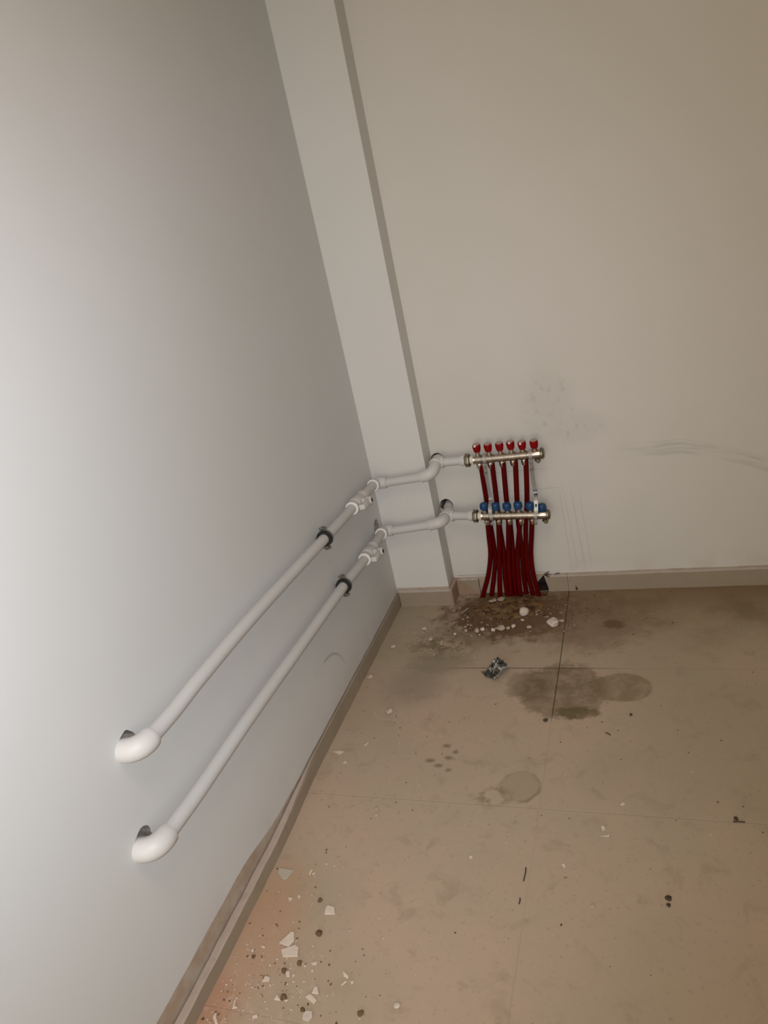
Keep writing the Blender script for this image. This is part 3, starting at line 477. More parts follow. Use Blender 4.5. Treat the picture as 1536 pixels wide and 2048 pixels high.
# ------------------------------------------------------------------ white pipe runs
def pipe_run(label, run, colp, br, hole, mark):
    V = [Vector(p) for p in run]; C = [Vector(p) for p in colp]; B = [Vector(p) for p in br]
    root = thing('heating_pipe', label, 'pipe', tuple(V[4]), 'white heating pipes on the left wall')
    PR, FR = 0.016, 0.0212
    # long pipe along the wall
    MB().tube(spline(V[3:12] + [C[0] + (V[11] - C[0]) * 0.3], 8), PR, 28).build('pipe', M['pipe'], root)
    # elbow that goes into the wall
    d_in = (V[1] - V[2]).normalized()
    path = fillet(V[2] - LN * 0.075, V[2], V[3] + (V[4] - V[3]).normalized() * 0.004, 0.034, 14)
    e = MB().tube(path, [FR + 0.0018] * (len(path) - 1) + [FR + 0.0008], 32)
    e.build('elbow', M['fit'], root, bevel=0.0012)
    # ball valve
    a, b = V[9], V[10]; ax = (b - a).normalized(); Ln = (b - a).length
    prof = [(0, 0.0195), (0.0, 0.0228), (0.007, 0.0232), (0.012, 0.0212), (0.024, 0.0215), (0.027, 0.0238), (0.034, 0.0243), (Ln * 0.62, 0.0243), (Ln * 0.68, 0.0215), (Ln * 0.85, 0.0212), (Ln * 0.88, 0.0225), (Ln, 0.0222), (Ln, 0.0165)]
    vb = MB().lathe(a, ax, prof, 32).build('ball_valve', M['fit'], root)
    MB().lathe(a - ax * 0.0012, ax, [(0, 0.0165), (0, 0.0226), (0.003, 0.0233), (0.0045, 0.0229)], 32).build('collar', M['rim'], vb)
    c0 = a + ax * (Ln * 0.48); out = (LN + Vector((0, 0, 0.10))).normalized()
    hd = MB().lathe(c0 + out * 0.018, out, [(0, 0.0125), (0.012, 0.0125), (0.013, 0.009), (0.020, 0.009), (0.021, 0.0135), (0.036, 0.0130), (0.0375, 0.011)], 24)
    dn = -ax; side = dn.cross(out).normalized()
    hd.box(c0 + out * 0.0445 + dn * 0.030, dn, side, out, 0.030, 0.0105, 0.0065, taper=0.78)
    hd.box(c0 + out * 0.0395 + dn * 0.058, dn, side, out, 0.006, 0.0085, 0.0095)
    h = hd.build('lever', M['fit'], vb, bevel=0.0012)
    MB().lathe(c0 + out * 0.0553, out, [(0, 0.0070), (0.0008, 0.0070)], 20).build('indicator', M[mark], vb)
    # elbow in the corner
    def elbow(p, q, r, rad, name='elbow', fr=FR):
        pa = fillet(p, q, r, rad, 12); o = MB().tube(pa, fr, 32).build(name, M['fit'], root, bevel=0.001); return o
    st = V[11]; el = elbow(st, C[0], C[1], 0.026)
    d = (st - C[0]).normalized()
    MB().lathe(st - d * 0.002, d, [(0, 0.0165), (0, 0.0222), (0.0035, 0.0222), (0.0035, 0.0165)], 32).build('collar', M['rim'], el)
    MB().tube([C[0].lerp(C[1], 0.7), C[1], C[2], C[2].lerp(C[3], 0.3)], PR, 28).build('pipe', M['pipe'], root)
    elbow(C[2], C[3], C[4], 0.030)
    d = (C[4] - C[3]).normalized()
    te = MB().tube([C[4] - d * 0.001, C[4] + (C[5] - C[4]) * 0.5, C[5], C[5] + Vector((0, 1, 0)) * 0.022], FR + 0.0012, 32)
    te.tube([B[0], B[1]], FR, 32)
    t_o = te.build('tee', M['fit'], root, bevel=0.001)
    MB().lathe(C[4] - d * 0.003, d, [(0, 0.0165), (0, 0.0232), (0.004, 0.0232), (0.004, 0.0165)], 32).build('collar', M['rim'], t_o)
    MB().tube([C[5] + Vector((0, 0.015, 0)), Vector((C[5].x * .45 + hole.x * .55, -0.01, C[5].z * .55 + hole.z * .45)), Vector((hole.x + 0.001, 0.10, hole.z - 0.004))], PR + 0.001, 28).build('pipe', M['pipe'], root)
    MB().tube([B[0].lerp(B[1], 0.6), B[1], B[2]], PR, 28).build('pipe', M['pipe'], root)
    d = (B[3] - B[2]).normalized()
    MB().lathe(B[2], d, [(0, 0.0165), (0, 0.0190), (0.006, 0.0200), ((B[3] - B[2]).length, 0.0205)], 32).build('socket', M['fit'], root)
    return root
pipe_run('upper white heating pipe along the left wall, with elbows, lever valve and tee', RUN_UP, COL_UP, BR_UP, hb[0], 'redmark')
pipe_run('lower white heating pipe along the left wall, with elbows, lever valve and tee', RUN_LO, COL_LO, BR_LO, hb[1], 'dark')
# ------------------------------------------------------------------ pipe clamps
def clamp(label, c, nxt):
    c = Vector(c); ax = (Vector(nxt) - c).normalized(); root = thing('pipe_clamp', label, 'pipe clamp', tuple(c), 'rubber lined clamps on the left wall')
    up = Vector((0, 0, 1)); up = (up - ax * up.dot(ax)).normalized(); out = ax.cross(up).normalized()
    if out.x < 0: out = -out
    W = 0.0105
    MB().lathe(c - ax * W, ax, [(0, 0.0166), (0, 0.0232), (0.003, 0.0246), (2 * W - 0.003, 0.0246), (2 * W, 0.0232), (2 * W, 0.0166), (0, 0.0166)], 40, caps=(False, False)).build('rubber_lining', M['rubber'], root)
    MB().lathe(c - ax * 0.0035 + ax * 0.002, ax, [(0, 0.0247), (0, 0.0258), (0.005, 0.0258), (0.005, 0.0247), (0, 0.0247)], 40, caps=(False, False)).build('band', M['steel'], root)
    for s in (1, -1):
        b = MB(); q = c + up * s * 0.0310
        b.box(q + out * 0.003, up, ax, out, 0.0062, 0.0075, 0.0011); b.box(q - out * 0.003, up, ax, out, 0.0062, 0.0075, 0.0011)
        lug = b.build('lug', M['steel'], root, bevel=0.0004)
        sc = MB().lathe(q - out * 0.013, out, [(0, 0.0028), (0.020, 0.0028)], 12)
        sc.lathe(q + out * 0.006, out, [(0, 0.0058), (0.004, 0.0058), (0.0055, 0.0045)], 6)
        sc.lathe(q - out * 0.0105, out, [(0, 0.0050), (0.004, 0.0050)], 6)
        sc.build('screw', M['steel'], lug)
    w = c - LN * ((c - LWp(0, c.y, c.z)).dot(LN) + 0.01)
    MB().lathe(w, LN, [(0, 0.004), ((c - w).length - 0.026, 0.004), ((c - w).length - 0.026, 0.0085), ((c - w).length - 0.0247, 0.0085)], 12).build('wall_bolt', M['steel'], root)
clamp('black rubber lined metal clamp holding the upper white pipe', RUN_UP[8], RUN_UP[9])
clamp('black rubber lined metal clamp holding the lower white pipe', RUN_LO[8], RUN_LO[9])
# ------------------------------------------------------------------ manifolds
def manifold(label, bar, caps, outs, red):
    B = [Vector(p) for p in bar]; root = thing('manifold', label, 'manifold', tuple(B[0]), 'nickel heating manifolds')
    d = (B[2] - B[0]).normalized(); upv = Vector((0, 0, 1)); L = (B[2] - B[0]).dot(d)
    # union nut and sealing ring
    nut = MB().lathe(B[0] - d * 0.004, d, [(0, 0.0200), (0.002, 0.0245), (0.017, 0.0245), (0.020, 0.0205)], 6, up=(Vector((0, 0.26, 1)))).build('union_nut', M['nut'], root, bevel=0.0008)
    MB().lathe(B[0] + d * 0.016, d, [(0, 0.0140), (0.010, 0.0140), (0.010, 0.0175), (0.0125, 0.0175), (0.0125, 0.0135)], 28).build('seal_ring', M['seal'], root)
    t0 = 0.0275; prof = [(t0, 0.0125), (t0, 0.0160)]
    for c in outs:
        t = (Vector(c) - B[0]).dot(d)
        if t - 0.012 > prof[-1][0] + 0.002: prof += [(t - 0.012, 0.0150), (t - 0.0112, 0.0163)]
        prof += [(t + 0.0112, 0.0163), (t + 0.012, 0.0150)]
    tl = (Vector(caps[5]) - B[0]).dot(d)
    prof += [(tl - 0.014, 0.0150), (tl - 0.013, 0.0165), (L, 0.0165), (L + 0.002, 0.0158)]
    MB().lathe(B[0], d, prof, 36).build('bar', M['nickel'], root)
    # knurled end cap
    e0 = B[0] + d * (L + 0.001)
    ec = MB().lathe(e0, d, [(0, 0.0165), (0.001, 0.0190), (0.009, 0.0190), (0.0105, 0.0165), (0.0135, 0.0150), (0.0145, 0.008)], 28)
    for k in range(14):
        a = 2 * math.pi * k / 14; u, v = frame(d); rr = u * math.cos(a) + v * math.sin(a)
        ec.box(e0 + d * 0.0055 + rr * 0.0190, d, rr, d.cross(rr), 0.0035, 0.0012, 0.0016)
    ec.build('end_cap', M['nut'], root)
    # drain cock under the end
    q = B[0] + d * (tl + 0.004) - upv * 0.0155
    dc = MB().lathe(q + upv * 0.004, -upv, [(0, 0.0075), (0.007, 0.0075), (0.008, 0.0095), (0.013, 0.0095), (0.014, 0.0065)], 20)
    dc.lathe(q - upv * 0.008 + Vector((0.004, -0.012, 0)), Vector((0, 1, 0)), [(0, 0.0075), (0.003, 0.0085), (0.012, 0.0085), (0.013, 0.006)], 18)
    dc.build('drain_cock', M['nut'], root)
    for i, c in enumerate(caps):
        c = Vector(c); axis_t = (c - B[0]).dot(d); base = B[0] + d * axis_t; base.y = B[0].y
        stem_top = c.z - 0.012 - base.z
        MB().lathe(base + upv * 0.010, upv, [(0, 0.0098), (0.008, 0.0098), (0.0085, 0.0075), (stem_top - 0.006, 0.0075)], 20).build('valve_stem', M['nickel'], root)
        q = base + upv * stem_top
        if red:
            q = q - upv * 0.002; pr = [(0, 0.0080), (0.0005, 0.0096), (0.006, 0.0112), (0.021, 0.0142), (0.0225, 0.0142), (0.0245, 0.0134)]
            o = MB().lathe(q, upv, [(t * 1.15, r) for t, r in pr], 30)
            for k in range(15):
                a = 2 * math.pi * k / 15; rr = Vector((math.cos(a), math.sin(a), 0))
                o.box(q + upv * 0.013 + rr * 0.0126, (upv + rr * 0.17).normalized(), rr, upv.cross(rr), 0.0085, 0.0009, 0.0009)
            cp = o.build('cap', M['red_cap'], root)
            MB().lathe(q + upv * 0.028, upv, [(0, 0.0120), (0.003, 0.0120), (0.0042, 0.0105)], 28).build('cap_top', M['clear'], cp)
            if i in (0, 3, 4): MB().box(q + upv * (0.0270 - 0.002 * (i % 3)) + Vector((0.002 * ((i * 7) % 4 - 1.5), -0.0142, 0)), (1, 0, 0), (0, 1, 0), (0, 0, 1), 0.0035, 0.0007, 0.0035 - 0.0008 * (i % 2)).build('tag', M['sticker'], cp)
        else:
            o = MB().lathe(q, upv, [(0, 0.0085), (0.001, 0.0112), (0.007, 0.0132), (0.012, 0.0146), (0.022, 0.0146), (0.026, 0.0132), (0.0285, 0.0098), (0.0288, 0.004)], 30)
            for k in range(12):
                a = 2 * math.pi * k / 12; rr = Vector((math.cos(a), math.sin(a), 0))
                o.box(q + upv * 0.014 + rr * 0.0145, upv, rr, upv.cross(rr), 0.0070, 0.0009, 0.0016)
            cp = o.build('cap', M['blue_cap'], root)
    for c in outs:
        c = Vector(c); base = B[0] + d * (c - B[0]).dot(d); base.y = B[0].y
        ln = 0.0185
        u = (Vector((c.x, c.y, c.z)) - base); ax = -upv
        MB().lathe(base - upv * 0.011, ax, [(0, 0.0095), (0.005, 0.0095)], 20).build('outlet_neck', M['nickel'], root)
        MB().lathe(base - upv * 0.0155, ax, [(0, 0.0100), (0.001, 0.0117), (ln - 0.006, 0.0117), (ln - 0.004, 0.0104), (ln + 0.001, 0.0100)], 6, up=Vector((1, 0.3, 0))).build('compression_nut', M['nickel'], root, bevel=0.0006)
    return root
manifold('upper nickel manifold bar with six red caps on top', BAR_UP, CAP_UP, OUT_UP, True)
manifold('lower nickel manifold bar with six blue caps on top', BAR_LO, CAP_LO, OUT_LO, False)
# ------------------------------------------------------------------ galvanised brackets between the bars
def bracket(label, pts, up_bar, lo_bar, stick):
    P = [Vector(p) for p in pts]
    if stick: P[3].x += 0.002; P[4].x += 0.004
    else:
        P[0].x -= 0.002; P[1].x -= 0.003; P[2].x -= 0.0025; P[3].x -= 0.001
    root = thing('mounting_bracket', label, 'bracket', tuple(P[2]), 'galvanised manifold brackets')
    x0, x1 = P[0].x, P[4].x
    path = [Vector((x0, -0.0795, P[0].z - 0.016)), Vector((x0 - 0.001, -0.072, P[1].z - 0.004)), Vector((P[1].x - 0.001, -0.060, P[1].z - 0.022)), P[2], Vector((P[2].x + 0.002, P[2].y, P[2].z - 0.030)),
            Vector((P[3].x, -0.072, P[3].z + 0.006)), Vector((P[3].x, -0.096, P[4].z + 0.032)), Vector((P[4].x, -0.1000, P[4].z + 0.010))]
    path = spline(path, 4); rings = []
    for i, p in enumerate(path):
        t = (path[min(i + 1, len(path) - 1)] - path[max(i - 1, 0)]).normalized(); x = Vector((1, 0, 0)); x = (x - t * x.dot(t)).normalized(); nn = t.cross(x)
        h, k = 0.0066, 0.0010
        rings.append([p + x * h + nn * k, p - x * h + nn * k, p - x * h - nn * k, p + x * h - nn * k])
    st = MB().ring_skin(rings).build('strip', M['zinc'], root)
    for (c, nm) in ((Vector(up_bar), 'u'), (Vector(lo_bar), 'l')):
        dx = Vector((1, 0, 0))
        r = MB().lathe(c - dx * 0.006, dx, [(0, 0.0170), (0, 0.0188), (0.012, 0.0188), (0.012, 0.0170), (0, 0.0170)], 36, caps=(False, False)).build('band', M['zinc'], root)
        MB().lathe(c + Vector((0, -0.017, -0.019)), Vector((0, -0.75, -0.5)), [(0, 0.0038), (0.006, 0.0038), (0.007, 0.0062), (0.010, 0.0055)], 14).build('screw', M['zinc'], r)
        MB().box(c + Vector((0, 0.5 * (-c.y) + 0.009, 0.0)), (0, 1, 0), (1, 0, 0), (0, 0, 1), -c.y / 2 - 0.0085, 0.008, 0.0012).build('wall_arm', M['zinc'], root)
    # punched slots
    def on(fr): return path[int(fr * (len(path) - 1))]
    if stick:
        p = on(0.80); q = on(0.92); dd = (q - p).normalized(); nn = Vector((1, 0, 0)).cross(dd).normalized()
        if nn.y > 0: nn = -nn
        MB().box((p + q) / 2 + nn * 0.0016, dd, (1, 0, 0), nn, (q - p).length / 2 + 0.004, 0.0066, 0.0004).build('sticker', M['sticker'], root)
        MB().box((p + q) / 2 + nn * 0.0023 - dd * 0.001, dd, (1, 0, 0), nn, 0.005, 0.0035, 0.0003).build('stamp', M['ink'], root)
        for f in (0.52, 0.60, 0.68):
            a = on(f); b = on(f + 0.04); d2 = (b - a).normalized(); n2 = Vector((1, 0, 0)).cross(d2).normalized()
            if n2.y > 0: n2 = -n2
            mbx = MB(); mbx.box(a + n2 * 0.0016, d2, (1, 0, 0), n2, 0.0035, 0.0062, 0.0004); mbx.box(a + n2 * 0.0018 + d2 * 0.0001, d2, (1, 0, 0), n2, 0.0016, 0.0032, 0.0005, mi=1)
            mbx.build('stamp', [M['ink'], M['zinc']], root, smooth=0)
    else:
        for f in (0.60, 0.70):
            a = on(f); b = on(f + 0.04); d2 = (b - a).normalized(); n2 = Vector((1, 0, 0)).cross(d2).normalized()
            if n2.y > 0: n2 = -n2
            MB().lathe(a, n2, [(0, 0.0042), (0.002, 0.0042), (0.0035, 0.003)], 12).build('screw', M['zinc'], root)
def bar_at(bar, x):
    a, b = Vector(bar[0]), Vector(bar[2]); t = (x - a.x) / (b.x - a.x); return a.lerp(b, t)
bracket('galvanised bracket strip joining both manifolds beside the first red cap', BRK[0], bar_at(BAR_UP, BRK[0][0][0]), bar_at(BAR_LO, BRK[0][4][0]), False)
bracket('galvanised bracket strip joining both manifolds at their capped end, with white sticker', BRK[1], bar_at(BAR_UP, BRK[1][0][0]), bar_at(BAR_LO, BRK[1][4][0]), True)
# ------------------------------------------------------------------ red tubes
ORD = ['leftmost', 'second from the left', 'middle', 'fourth from the left', 'rightmost']
for i, t in enumerate(TUB_UP):
    p = [Vector(q) for q in t]
    if t is TUB_UP[3]:
        for q in p[2:]: q.y += 0.008
    if t is TUB_UP[4]:
        for q in p[2:]: q.y -= 0.004
    p = [p[0] + Vector((0, 0, 0.012))] + p + [p[-1] + Vector(((p[-1].x - p[-2].x) * 0.3, 0.0, -0.045))]
    o = MB().tube(spline(p, 8), 0.0092, 18).build('heating_tube', M['red_tube'])
    tag(o, 'dark red heating tube hanging from the upper manifold, %s of its five' % ORD[i], 'tube', 'red heating tubes')
for i, t in enumerate(TUB_LO):
    p = [Vector(q) for q in t]
    if t is TUB_UP[3]:
        for q in p[2:]: q.y += 0.008
    if t is TUB_UP[4]:
        for q in p[2:]: q.y -= 0.004
    p = [p[0] + Vector((0, 0, 0.012))] + p + [p[-1] + Vector(((p[-1].x - p[-2].x) * 0.3, 0.0, -0.045))]
    o = MB().tube(spline(p, 8), 0.0092, 18).build('heating_tube', M['red_tube'])
    tag(o, 'dark red heating tube below the lower manifold, %s of its five' % ORD[i], 'tube', 'red heating tubes')
# ------------------------------------------------------------------ dirt and rubble
def mound(name, cx, cy, rx, ry, h, n, label, seed):
    rnd = random.Random(seed); b = MB(); g = []
    import mathutils.noise as mn
    for j in range(n + 1):
        row = []
        for i in range(n + 1):
            u, v = -1.25 + 2.5 * i / n, -1.25 + 2.5 * j / n
            x, y = cx + u * rx, cy + v * ry; r = math.hypot(u, v)
            q = Vector((x * 28, y * 28, seed)); nz = mn.noise(q) * 0.6 + mn.noise(q * 2.7) * 0.4
            q2 = Vector((x * 160, y * 160, seed)); f = mn.noise(q2)
            z = h * (max(0, 1 - r * r) * (0.75 + 0.5 * nz) + 0.35 * nz * max(0, 1.15 - r)) + 0.0022 * f * max(0, 1.1 - r) - 0.0035 * max(0, r - 0.72) * 6 - 0.0012
            row.append(b.bm.verts.new((x, y, z)))
        g.append(row)
    for j in range(n):
        for i in range(n):
            q = (g[j][i], g[j][i + 1], g[j + 1][i + 1], g[j + 1][i])
            if max(w.co.z for w in q) > -0.006: b.bm.faces.new(q)
    loose = [v for v in b.bm.verts if not v.link_faces]; bmesh.ops.delete(b.bm, geom=loose, context='VERTS')
    o = b.build(name, M['dirt'], smooth=60); tag(o, label, 'dirt', kind='stuff'); return o
mound('dirt_mound', 0.445, -0.125, 0.165, 0.105, 0.010, 110, 'loose brown dirt heaped on the floor in front of the red tubes', 3)
def crumbs(name, spots, label, seed):
    rnd = random.Random(seed); b = MB()
    for (cx, cy, rx, ry, cnt, r0, r1, pal) in spots:
        for _ in range(cnt):
            x, y = rnd.gauss(cx, rx), rnd.gauss(cy, ry)
            if x < 0.03 - 0.0309 * y + 0.0 or (y > -0.05 and x < 0.6) or (y > -0.115 and x < 0.24) or y > -0.018: continue
            r = r0 + (r1 - r0) * rnd.random() ** 2.5
            b.rock((x, y, r * 0.35), r, 0.6, 1, 0.25, rnd, 1 + rnd.random() * 0.6, mi=rnd.choice(pal))
    o = b.build(name, [M['whitel'], M['lump'], M['brownl'], M['darkl']], smooth=0); tag(o, label, 'rubble', kind='stuff')
crumbs('rubble_crumbs', [(0.44, -0.15, 0.10, 0.045, 260, 0.0012, 0.0050, (1, 2, 2, 2, 3, 3)), (0.40, -0.25, 0.11, 0.04, 130, 0.0010, 0.0040, (0, 1, 2, 2, 3)),
    (0.25, -0.33, 0.10, 0.07, 90, 0.0010, 0.0032, (0, 1, 2, 3)), (0.66, -0.16, 0.08, 0.07, 80, 0.0010, 0.0035, (2, 3, 3, 1))],
    'fine crumbs of mortar and earth scattered in front of the tubes', 5)
crumbs('rubble_crumbs', [(0.20, -1.66, 0.08, 0.06, 230, 0.0008, 0.0028, (0, 0, 1, 2)), (0.15, -1.56, 0.05, 0.08, 90, 0.0008, 0.0024, (0, 0, 1, 2)), (0.32, -1.60, 0.09, 0.09, 50, 0.0008, 0.0026, (0, 1, 2)),
    (0.17, -1.42, 0.06, 0.07, 30, 0.0008, 0.0024, (0, 2)), (0.10, -1.75, 0.05, 0.05, 80, 0.0008, 0.003, (0, 1, 2, 3))],
    'fine pale grit sprinkled on the orange dusty floor beside the left skirting', 6)
crumbs('rubble_crumbs', [(0.9, -0.8, 0.35, 0.35, 60, 0.0008, 0.0022, (3, 3, 2)), (0.7, -1.2, 0.35, 0.3, 45, 0.0008, 0.0020, (3, 0, 2)), (1.05, -0.2, 0.2, 0.1, 30, 0.001, 0.002, (3, 0)), (0.35, -0.9, 0.18, 0.2, 50, 0.0008, 0.0020, (3, 0, 3))],
    'tiny dark specks of grit spread thinly over the open tiles', 9)
# named flakes: (key, material, thickness, label)
FL = [('a', 'shard_grey', 0.0025, 'greyish white broken flake beside the left skirting, farthest of the big flakes', 'flake'),
 ('b', 'shard', 0.0030, 'cream bell-shaped flake lying alone, right of the little triangle chip'),
 ('c', 'shard', 0.0035, 'large pointed cream flake, upper one of the touching pair'),
 ('d', 'shard', 0.0035, 'large oblong cream flake, lower one of the touching pair'),
 ('e', 'shard', 0.0020, 'tiny triangular cream chip above the touching pair of flakes'),
 ('f', 'shard', 0.0020, 'tiny kite-shaped cream chip beside the triangular chip'),
 ('g', 'shard', 0.0020, 'small upright white chip right of the greyish flake, larger of two together'),
 ('g2', 'shard', 0.0018, 'small flat white chip right of the greyish flake, smaller of two together'),
 ('h', 'shard', 0.0040, 'pale wedge chip near the bottom edge, top piece of a broken cluster'),
 ('i', 'shard', 0.0035, 'crumbly pale chip near the bottom edge, lower piece of a broken cluster'),
 ('j', 'whitel', 0.0050, 'rounded greyish white lump below the broken cluster at the bottom edge'),
 ('k', 'shard', 0.0025, 'ragged cream chip in the gritty patch, left of a brown pebble'),
 ('l', 'shard', 0.0025, 'narrow L-shaped cream sliver near the bottom left of the floor'),
 ('m', 'shard', 0.0030, 'tall jagged cream sliver nearest the bottom left corner of the floor'),
 ('n', 'shard', 0.0035, 'small white triangle chip touching the left of a brown pebble'),
 ('o', 'shard', 0.0025, 'small white chip just below a brown pebble'),
 ('p', 'shard', 0.0025, 'small squarish cream chip in the gritty patch beneath the oblong flake'),
 ('p2', 'shard', 0.0020, 'tiny cream chip right of the squarish chip in the gritty patch'),
 ('q', 'shard', 0.0020, 'thin pale chip right of and below the oblong flake'),
 ('q2', 'shard', 0.0018, 'tiny curved pale sliver below the oblong flake'),
 ('r', 'shard', 0.0025, 'white slanting chip right of the gritty patch, upper of three scattered bits'),
 ('r2', 'shard', 0.0018, 'thin white sliver right of the gritty patch, lower left of three scattered bits'),
 ('r3', 'shard', 0.0018, 'tiny white chip right of the gritty patch, lower right of three scattered bits'),
 ('s', 'shard', 0.0018, 'tiny white chip on the orange dust next to the skirting'),
 ('s2', 'shard', 0.0018, 'small flat pale chip on the orange dust left of the large flakes'),
 ('t', 'shard', 0.0030, 'hooked cream chip at the bottom edge, left of the rounded lump'),
 ('u', 'shard', 0.0020, 'thin pale splinter by the left skirting, halfway to the pier'),
 ('v', 'shard', 0.0020, 'tiny white triangle below the thin splinter by the left skirting'),
 ('w', 'shard', 0.0015, 'faint narrow white sliver on the floor above the thin splinter'),
 ('x', 'shard', 0.0018, 'tiny white chip alone on the tile left of the dark straw'),
 ('y', 'shard', 0.0015, 'upper of two white flecks on the bare tile at the right'),
 ('y2', 'shard', 0.0012, 'thin lower one of two white flecks on the bare tile at the right'),
 ('z', 'shard', 0.0015, 'small white fleck near the faint joint on the right tile'),
 ('z2', 'shard', 0.0018, 'white fleck on the tile right of the long dark straw'),
 ('zb', 'lump', 0.0040, 'flat pale slab on the dirt under the red tubes, left one of two'),
 ('zc', 'lump', 0.0045, 'flat pale slab on the dirt under the red tubes, right one of two')]
for e in FL:
    k, m, th, lab = e[:4]; pts = SHARDS[k]; z0 = 0.009 if k in ('zb', 'zc') else 0.0004
    o = MB().prism([(x, y, z0) for x, y in pts], (0, 0, th)).build('plaster_flake', M[m], smooth=30, bevel=min(0.0006, th * 0.3), seg=1)
    tag(o, lab, 'plaster flake', 'plaster flakes on the floor')
LU = [('disc', 'whitel', 'round whitish ball on the brown dirt in front of the red tubes'), ('disc_s', 'lump', 'small pale pebble directly below the round whitish ball'),
 ('block', 'whitel', 'angular whitish mortar lump beside the dark tile joint'), ('bits', 'lump', 'flat pale pebble touching the angular mortar lump on its right'),
 ('l1', 'lump', 'leftmost small pebble in the row along the dirt edge'), ('l2', 'lump', 'second pebble of the row along the dirt edge, brownish'),
 ('l3', 'whitel', 'third pebble of the row along the dirt edge, paler'), ('l4', 'whitel', 'round cream pebble left of the widest stone in the dirt-edge row'),
 ('l5', 'lump', 'widest flat stone in the row along the dirt edge'), ('l6', 'lump', 'small pebble right of the widest stone in the row'),
 ('l7', 'whitel', 'upright cream pebble, last of the dirt-edge row'), ('l8', 'lump', 'low crumbly stone below the round whitish ball, towards the angular lump'),
 ('m1', 'lump', 'pale low lump in front of the pier skirting, larger and nearer of two'), ('m2', 'lump', 'pale lump in front of the pier skirting, smaller and farther of two'),
 ('m3', 'lump', 'flat pale plaster blob near the far end of the left skirting'), ('m4', 'lump', 'flat pale plaster blob touching the left skirting'),
 ('m5', 'lump', 'pale plaster blob inside the faint white ring on the floor'), ('m6', 'whitel', 'tiny white pebble between the pier and the dirt'),
 ('w1', 'lump', 'upper of two round plaster drips left of centre on the tile'), ('w2', 'lump', 'lower of two round plaster drips left of centre on the tile'),
 ('w3', 'whitel', 'round white plaster drip at the bottom edge of the picture'), ('w4', 'lump', 'round pale plaster drip on the bare tile at lower right'),
 ('d1', 'brownl', 'brown pebble with white chips touching it near the bottom edge'), ('d2', 'brownl', 'dark brown pebble right of the pointed cream flake'),
 ('d3', 'brownl', 'brown pebble below the oblong cream flake'), ('d4', 'brownl', 'brown pebble touching below the right end of the oblong flake'),
 ('d5', 'brownl', 'dark brown pebble just left of the bell-shaped flake'), ('d6', 'brownl', 'dark brown pebble alone at the bottom edge, left of the round white drip'),
 ('d7', 'brownl', 'brown pebble left of the rounded lump at the bottom edge'), ('d8', 'brownl', 'tiny brown pebble in the orange dust beside the skirting'),
 ('e1', 'darkl', 'upper of two dark brown clods on the bare tile at right'), ('e2', 'darkl', 'lower of two dark brown clods on the bare tile at right'),
 ('e3', 'darkl', 'dark clod above a short dark straw at the right edge'), ('e4', 'darkl', 'tiny black clod below the second damp patch'),
 ('e5', 'darkl', 'dark clod by the tile joint below the large damp patch')]
for k, m, lab in LU:
    x, y, r, sq = LUMPS[k]; z = r * sq * 0.72
    jit = 0.07 if k in ('disc', 'w1', 'w2', 'w3', 'w4') else 0.2
    if k in ('disc', 'l5'): z += 0.003
    o = MB().rock((x, y, z), r * 0.95, sq, 3, jit, random.Random(sum(map(ord, k)))).build('pebble', M[m], smooth=0 if k == 'block' else 50)
    tag(o, lab, 'pebble', 'pebbles and lumps on the floor')
SL = ['long dark straw lying on the tile near the centre joint', 'short dark straw lying at the right edge of the tiles', 'tiny brown straw on the tile below the second damp patch',
      'pale splinter leaning in the dust beside the pier', 'short faint straw below the long dark straw']
for i, (a, b) in enumerate(STICKS):
    a, b = Vector((*a, 0.0015)), Vector((*b, 0.0015)); mid = (a + b) / 2 + Vector((0.0012, 0, 0.0008))
    m = M['lump'] if i == 3 else M['darkl']
    if i == 3: a.z = 0.006; mid.z = 0.004
    o = MB().tube(spline([a, mid, b], 4), 0.0022 if i == 3 else 0.0013, 8).build('straw', m); tag(o, SL[i], 'straw', 'straws and splinters on the floor')
# three-pronged dark scrap above the skirting, and a trailing bit of wire
b = MB(); c = Vector((0.574, -0.013, 0.0735))
for q in ((0.020, 0, 0.013), (0.024, 0, 0.0), (0.019, -0.001, -0.010)):
    b.tube([c, c + Vector(q) * 0.6 + Vector((0, -0.002, 0)), c + Vector(q)], [0.0028, 0.0020, 0.0010], 8)
tag(b.build('wire_scrap', M['darkl']), 'dark three-pronged scrap on the skirting top right of the tubes', 'scrap')
b = MB(); b.tube(spline([(0.613, -0.0135, 0.0735), (0.620, -0.014, 0.077), (0.632, -0.013, 0.0765)], 4), [0.0018] * 9, 8)
tag(b.build('wire_scrap', M['darkl']), 'short bent black scrap on the skirting top near the joint', 'scrap')
b = MB(); b.rock((0.686, -0.013, 0.0075 + 0.002), 0.0042, 1.2, 2); b.tube([(0.6855, -0.0135, 0.012), (0.684, -0.0135, 0.024)], [0.002, 0.001], 6)
tag(b.build('mud_clot', M['darkl']), 'small black clot stuck to the back skirting foot', 'mud')
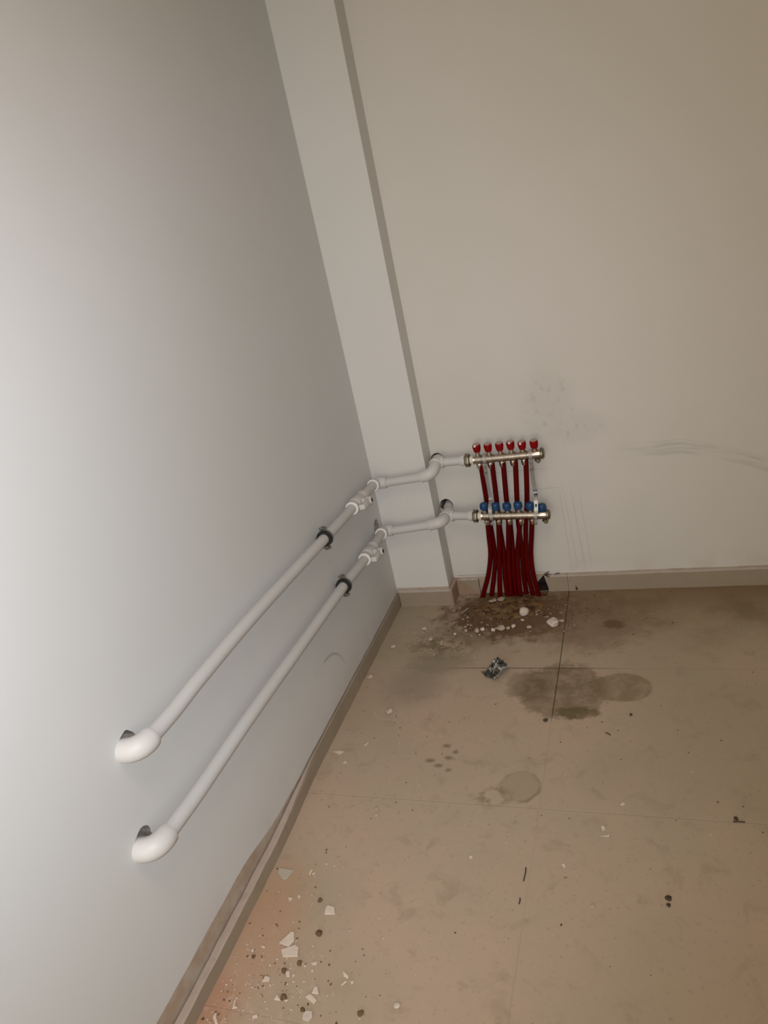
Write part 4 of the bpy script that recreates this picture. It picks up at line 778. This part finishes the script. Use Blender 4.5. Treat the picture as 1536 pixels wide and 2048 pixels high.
# ------------------------------------------------------------------ crumpled foil wrapper
import mathutils.noise as mn
A, Bq, Cq, Dq = [Vector((*p, 0)) for p in WRAP[:4]]
root = thing('foil_wrapper', 'crumpled silver and black printed wrapper lying on the floor tile', 'wrapper', tuple((A + Cq) / 2))
def wrap_pt(u, v):
    p = (A * (1 - u) + Bq * u) * (1 - v) + (Dq * (1 - u) + Cq * u) * v
    z = 0.006 + 0.010 * abs(mn.noise(Vector((u * 3.1, v * 2.7, 1.3)))) * 2 + 0.004 * mn.noise(Vector((u * 9, v * 9, 4))) + 0.012 * max(0, u - 0.6) * (1 - v) + 0.010 * max(0, v - 0.8) * 2
    return Vector((p.x + 0.003 * mn.noise(Vector((u * 5, v * 5, 9))), p.y + 0.003 * mn.noise(Vector((u * 5, v * 5, 14))), max(z, 0.002)))
def sheet(name, u0, u1, v0, v1, n, m, mat, parent, off=0.0, th=0.0015):
    b = MB(); top = [[wrap_pt(u0 + (u1 - u0) * i / n, v0 + (v1 - v0) * j / m) + Vector((0, 0, off + th)) for i in range(n + 1)] for j in range(m + 1)]
    T = [[b.bm.verts.new(p) for p in r] for r in top]; Bt = [[b.bm.verts.new(p - Vector((0, 0, th))) for p in r] for r in top]
    for j in range(m):
        for i in range(n):
            b.bm.faces.new((T[j][i], T[j][i + 1], T[j + 1][i + 1], T[j + 1][i])); b.bm.faces.new((Bt[j][i], Bt[j + 1][i], Bt[j + 1][i + 1], Bt[j][i + 1]))
    for i in range(n): b.bm.faces.new((T[0][i + 1], T[0][i], Bt[0][i], Bt[0][i + 1])); b.bm.faces.new((T[m][i], T[m][i + 1], Bt[m][i + 1], Bt[m][i]))
    for j in range(m): b.bm.faces.new((T[j][0], T[j + 1][0], Bt[j + 1][0], Bt[j][0])); b.bm.faces.new((T[j + 1][n], T[j][n], Bt[j][n], Bt[j + 1][n]))
    return b.build(name, mat, parent, smooth=25)
sheet('foil', 0, 1, 0, 0.95, 22, 22, M['foil'], root)
sheet('seam', 0.0, 1.02, 0.90, 1.0, 20, 4, M['foil_light'], root, 0.002)
pr = MB()
def stroke(pts, wd):
    for a, b2 in zip(pts, pts[1:]):
        p, q = wrap_pt(*a) + Vector((0, 0, 0.0028)), wrap_pt(*b2) + Vector((0, 0, 0.0028)); d = (q - p).normalized(); s = d.cross(Vector((0, 0, 1))).normalized()
        pr.box((p + q) / 2, d, s, d.cross(s), (q - p).length / 2 + wd * 0.5, wd, 0.0005)
stroke([(0.16, 0.20), (0.30, 0.30), (0.45, 0.33), (0.62, 0.36)], 0.0022); stroke([(0.16, 0.22), (0.14, 0.42)], 0.0018)
stroke([(0.18, 0.55), (0.38, 0.50), (0.60, 0.42), (0.78, 0.24)], 0.0018); stroke([(0.50, 0.32), (0.58, 0.48), (0.60, 0.66)], 0.0045); stroke([(0.60, 0.08), (0.82, 0.04)], 0.0035)
stroke([(0.42, 0.80), (0.60, 0.78)], 0.0022)
pr.build('white_print', M['foil_light'], root, smooth=0)
TE = [Vector((*WRAP[4], 0.002)), Vector((WRAP[0][0] + 0.012, WRAP[0][1] + 0.002, 0.006)), Vector((WRAP[3][0] - 0.002, WRAP[3][1] + 0.012, 0.006)), Vector((WRAP[4][0] + 0.022, WRAP[4][1] - 0.030, 0.002))]
MB().prism(TE, (0, 0, 0.0012)).build('torn_edge', M['foil'], root, smooth=20)
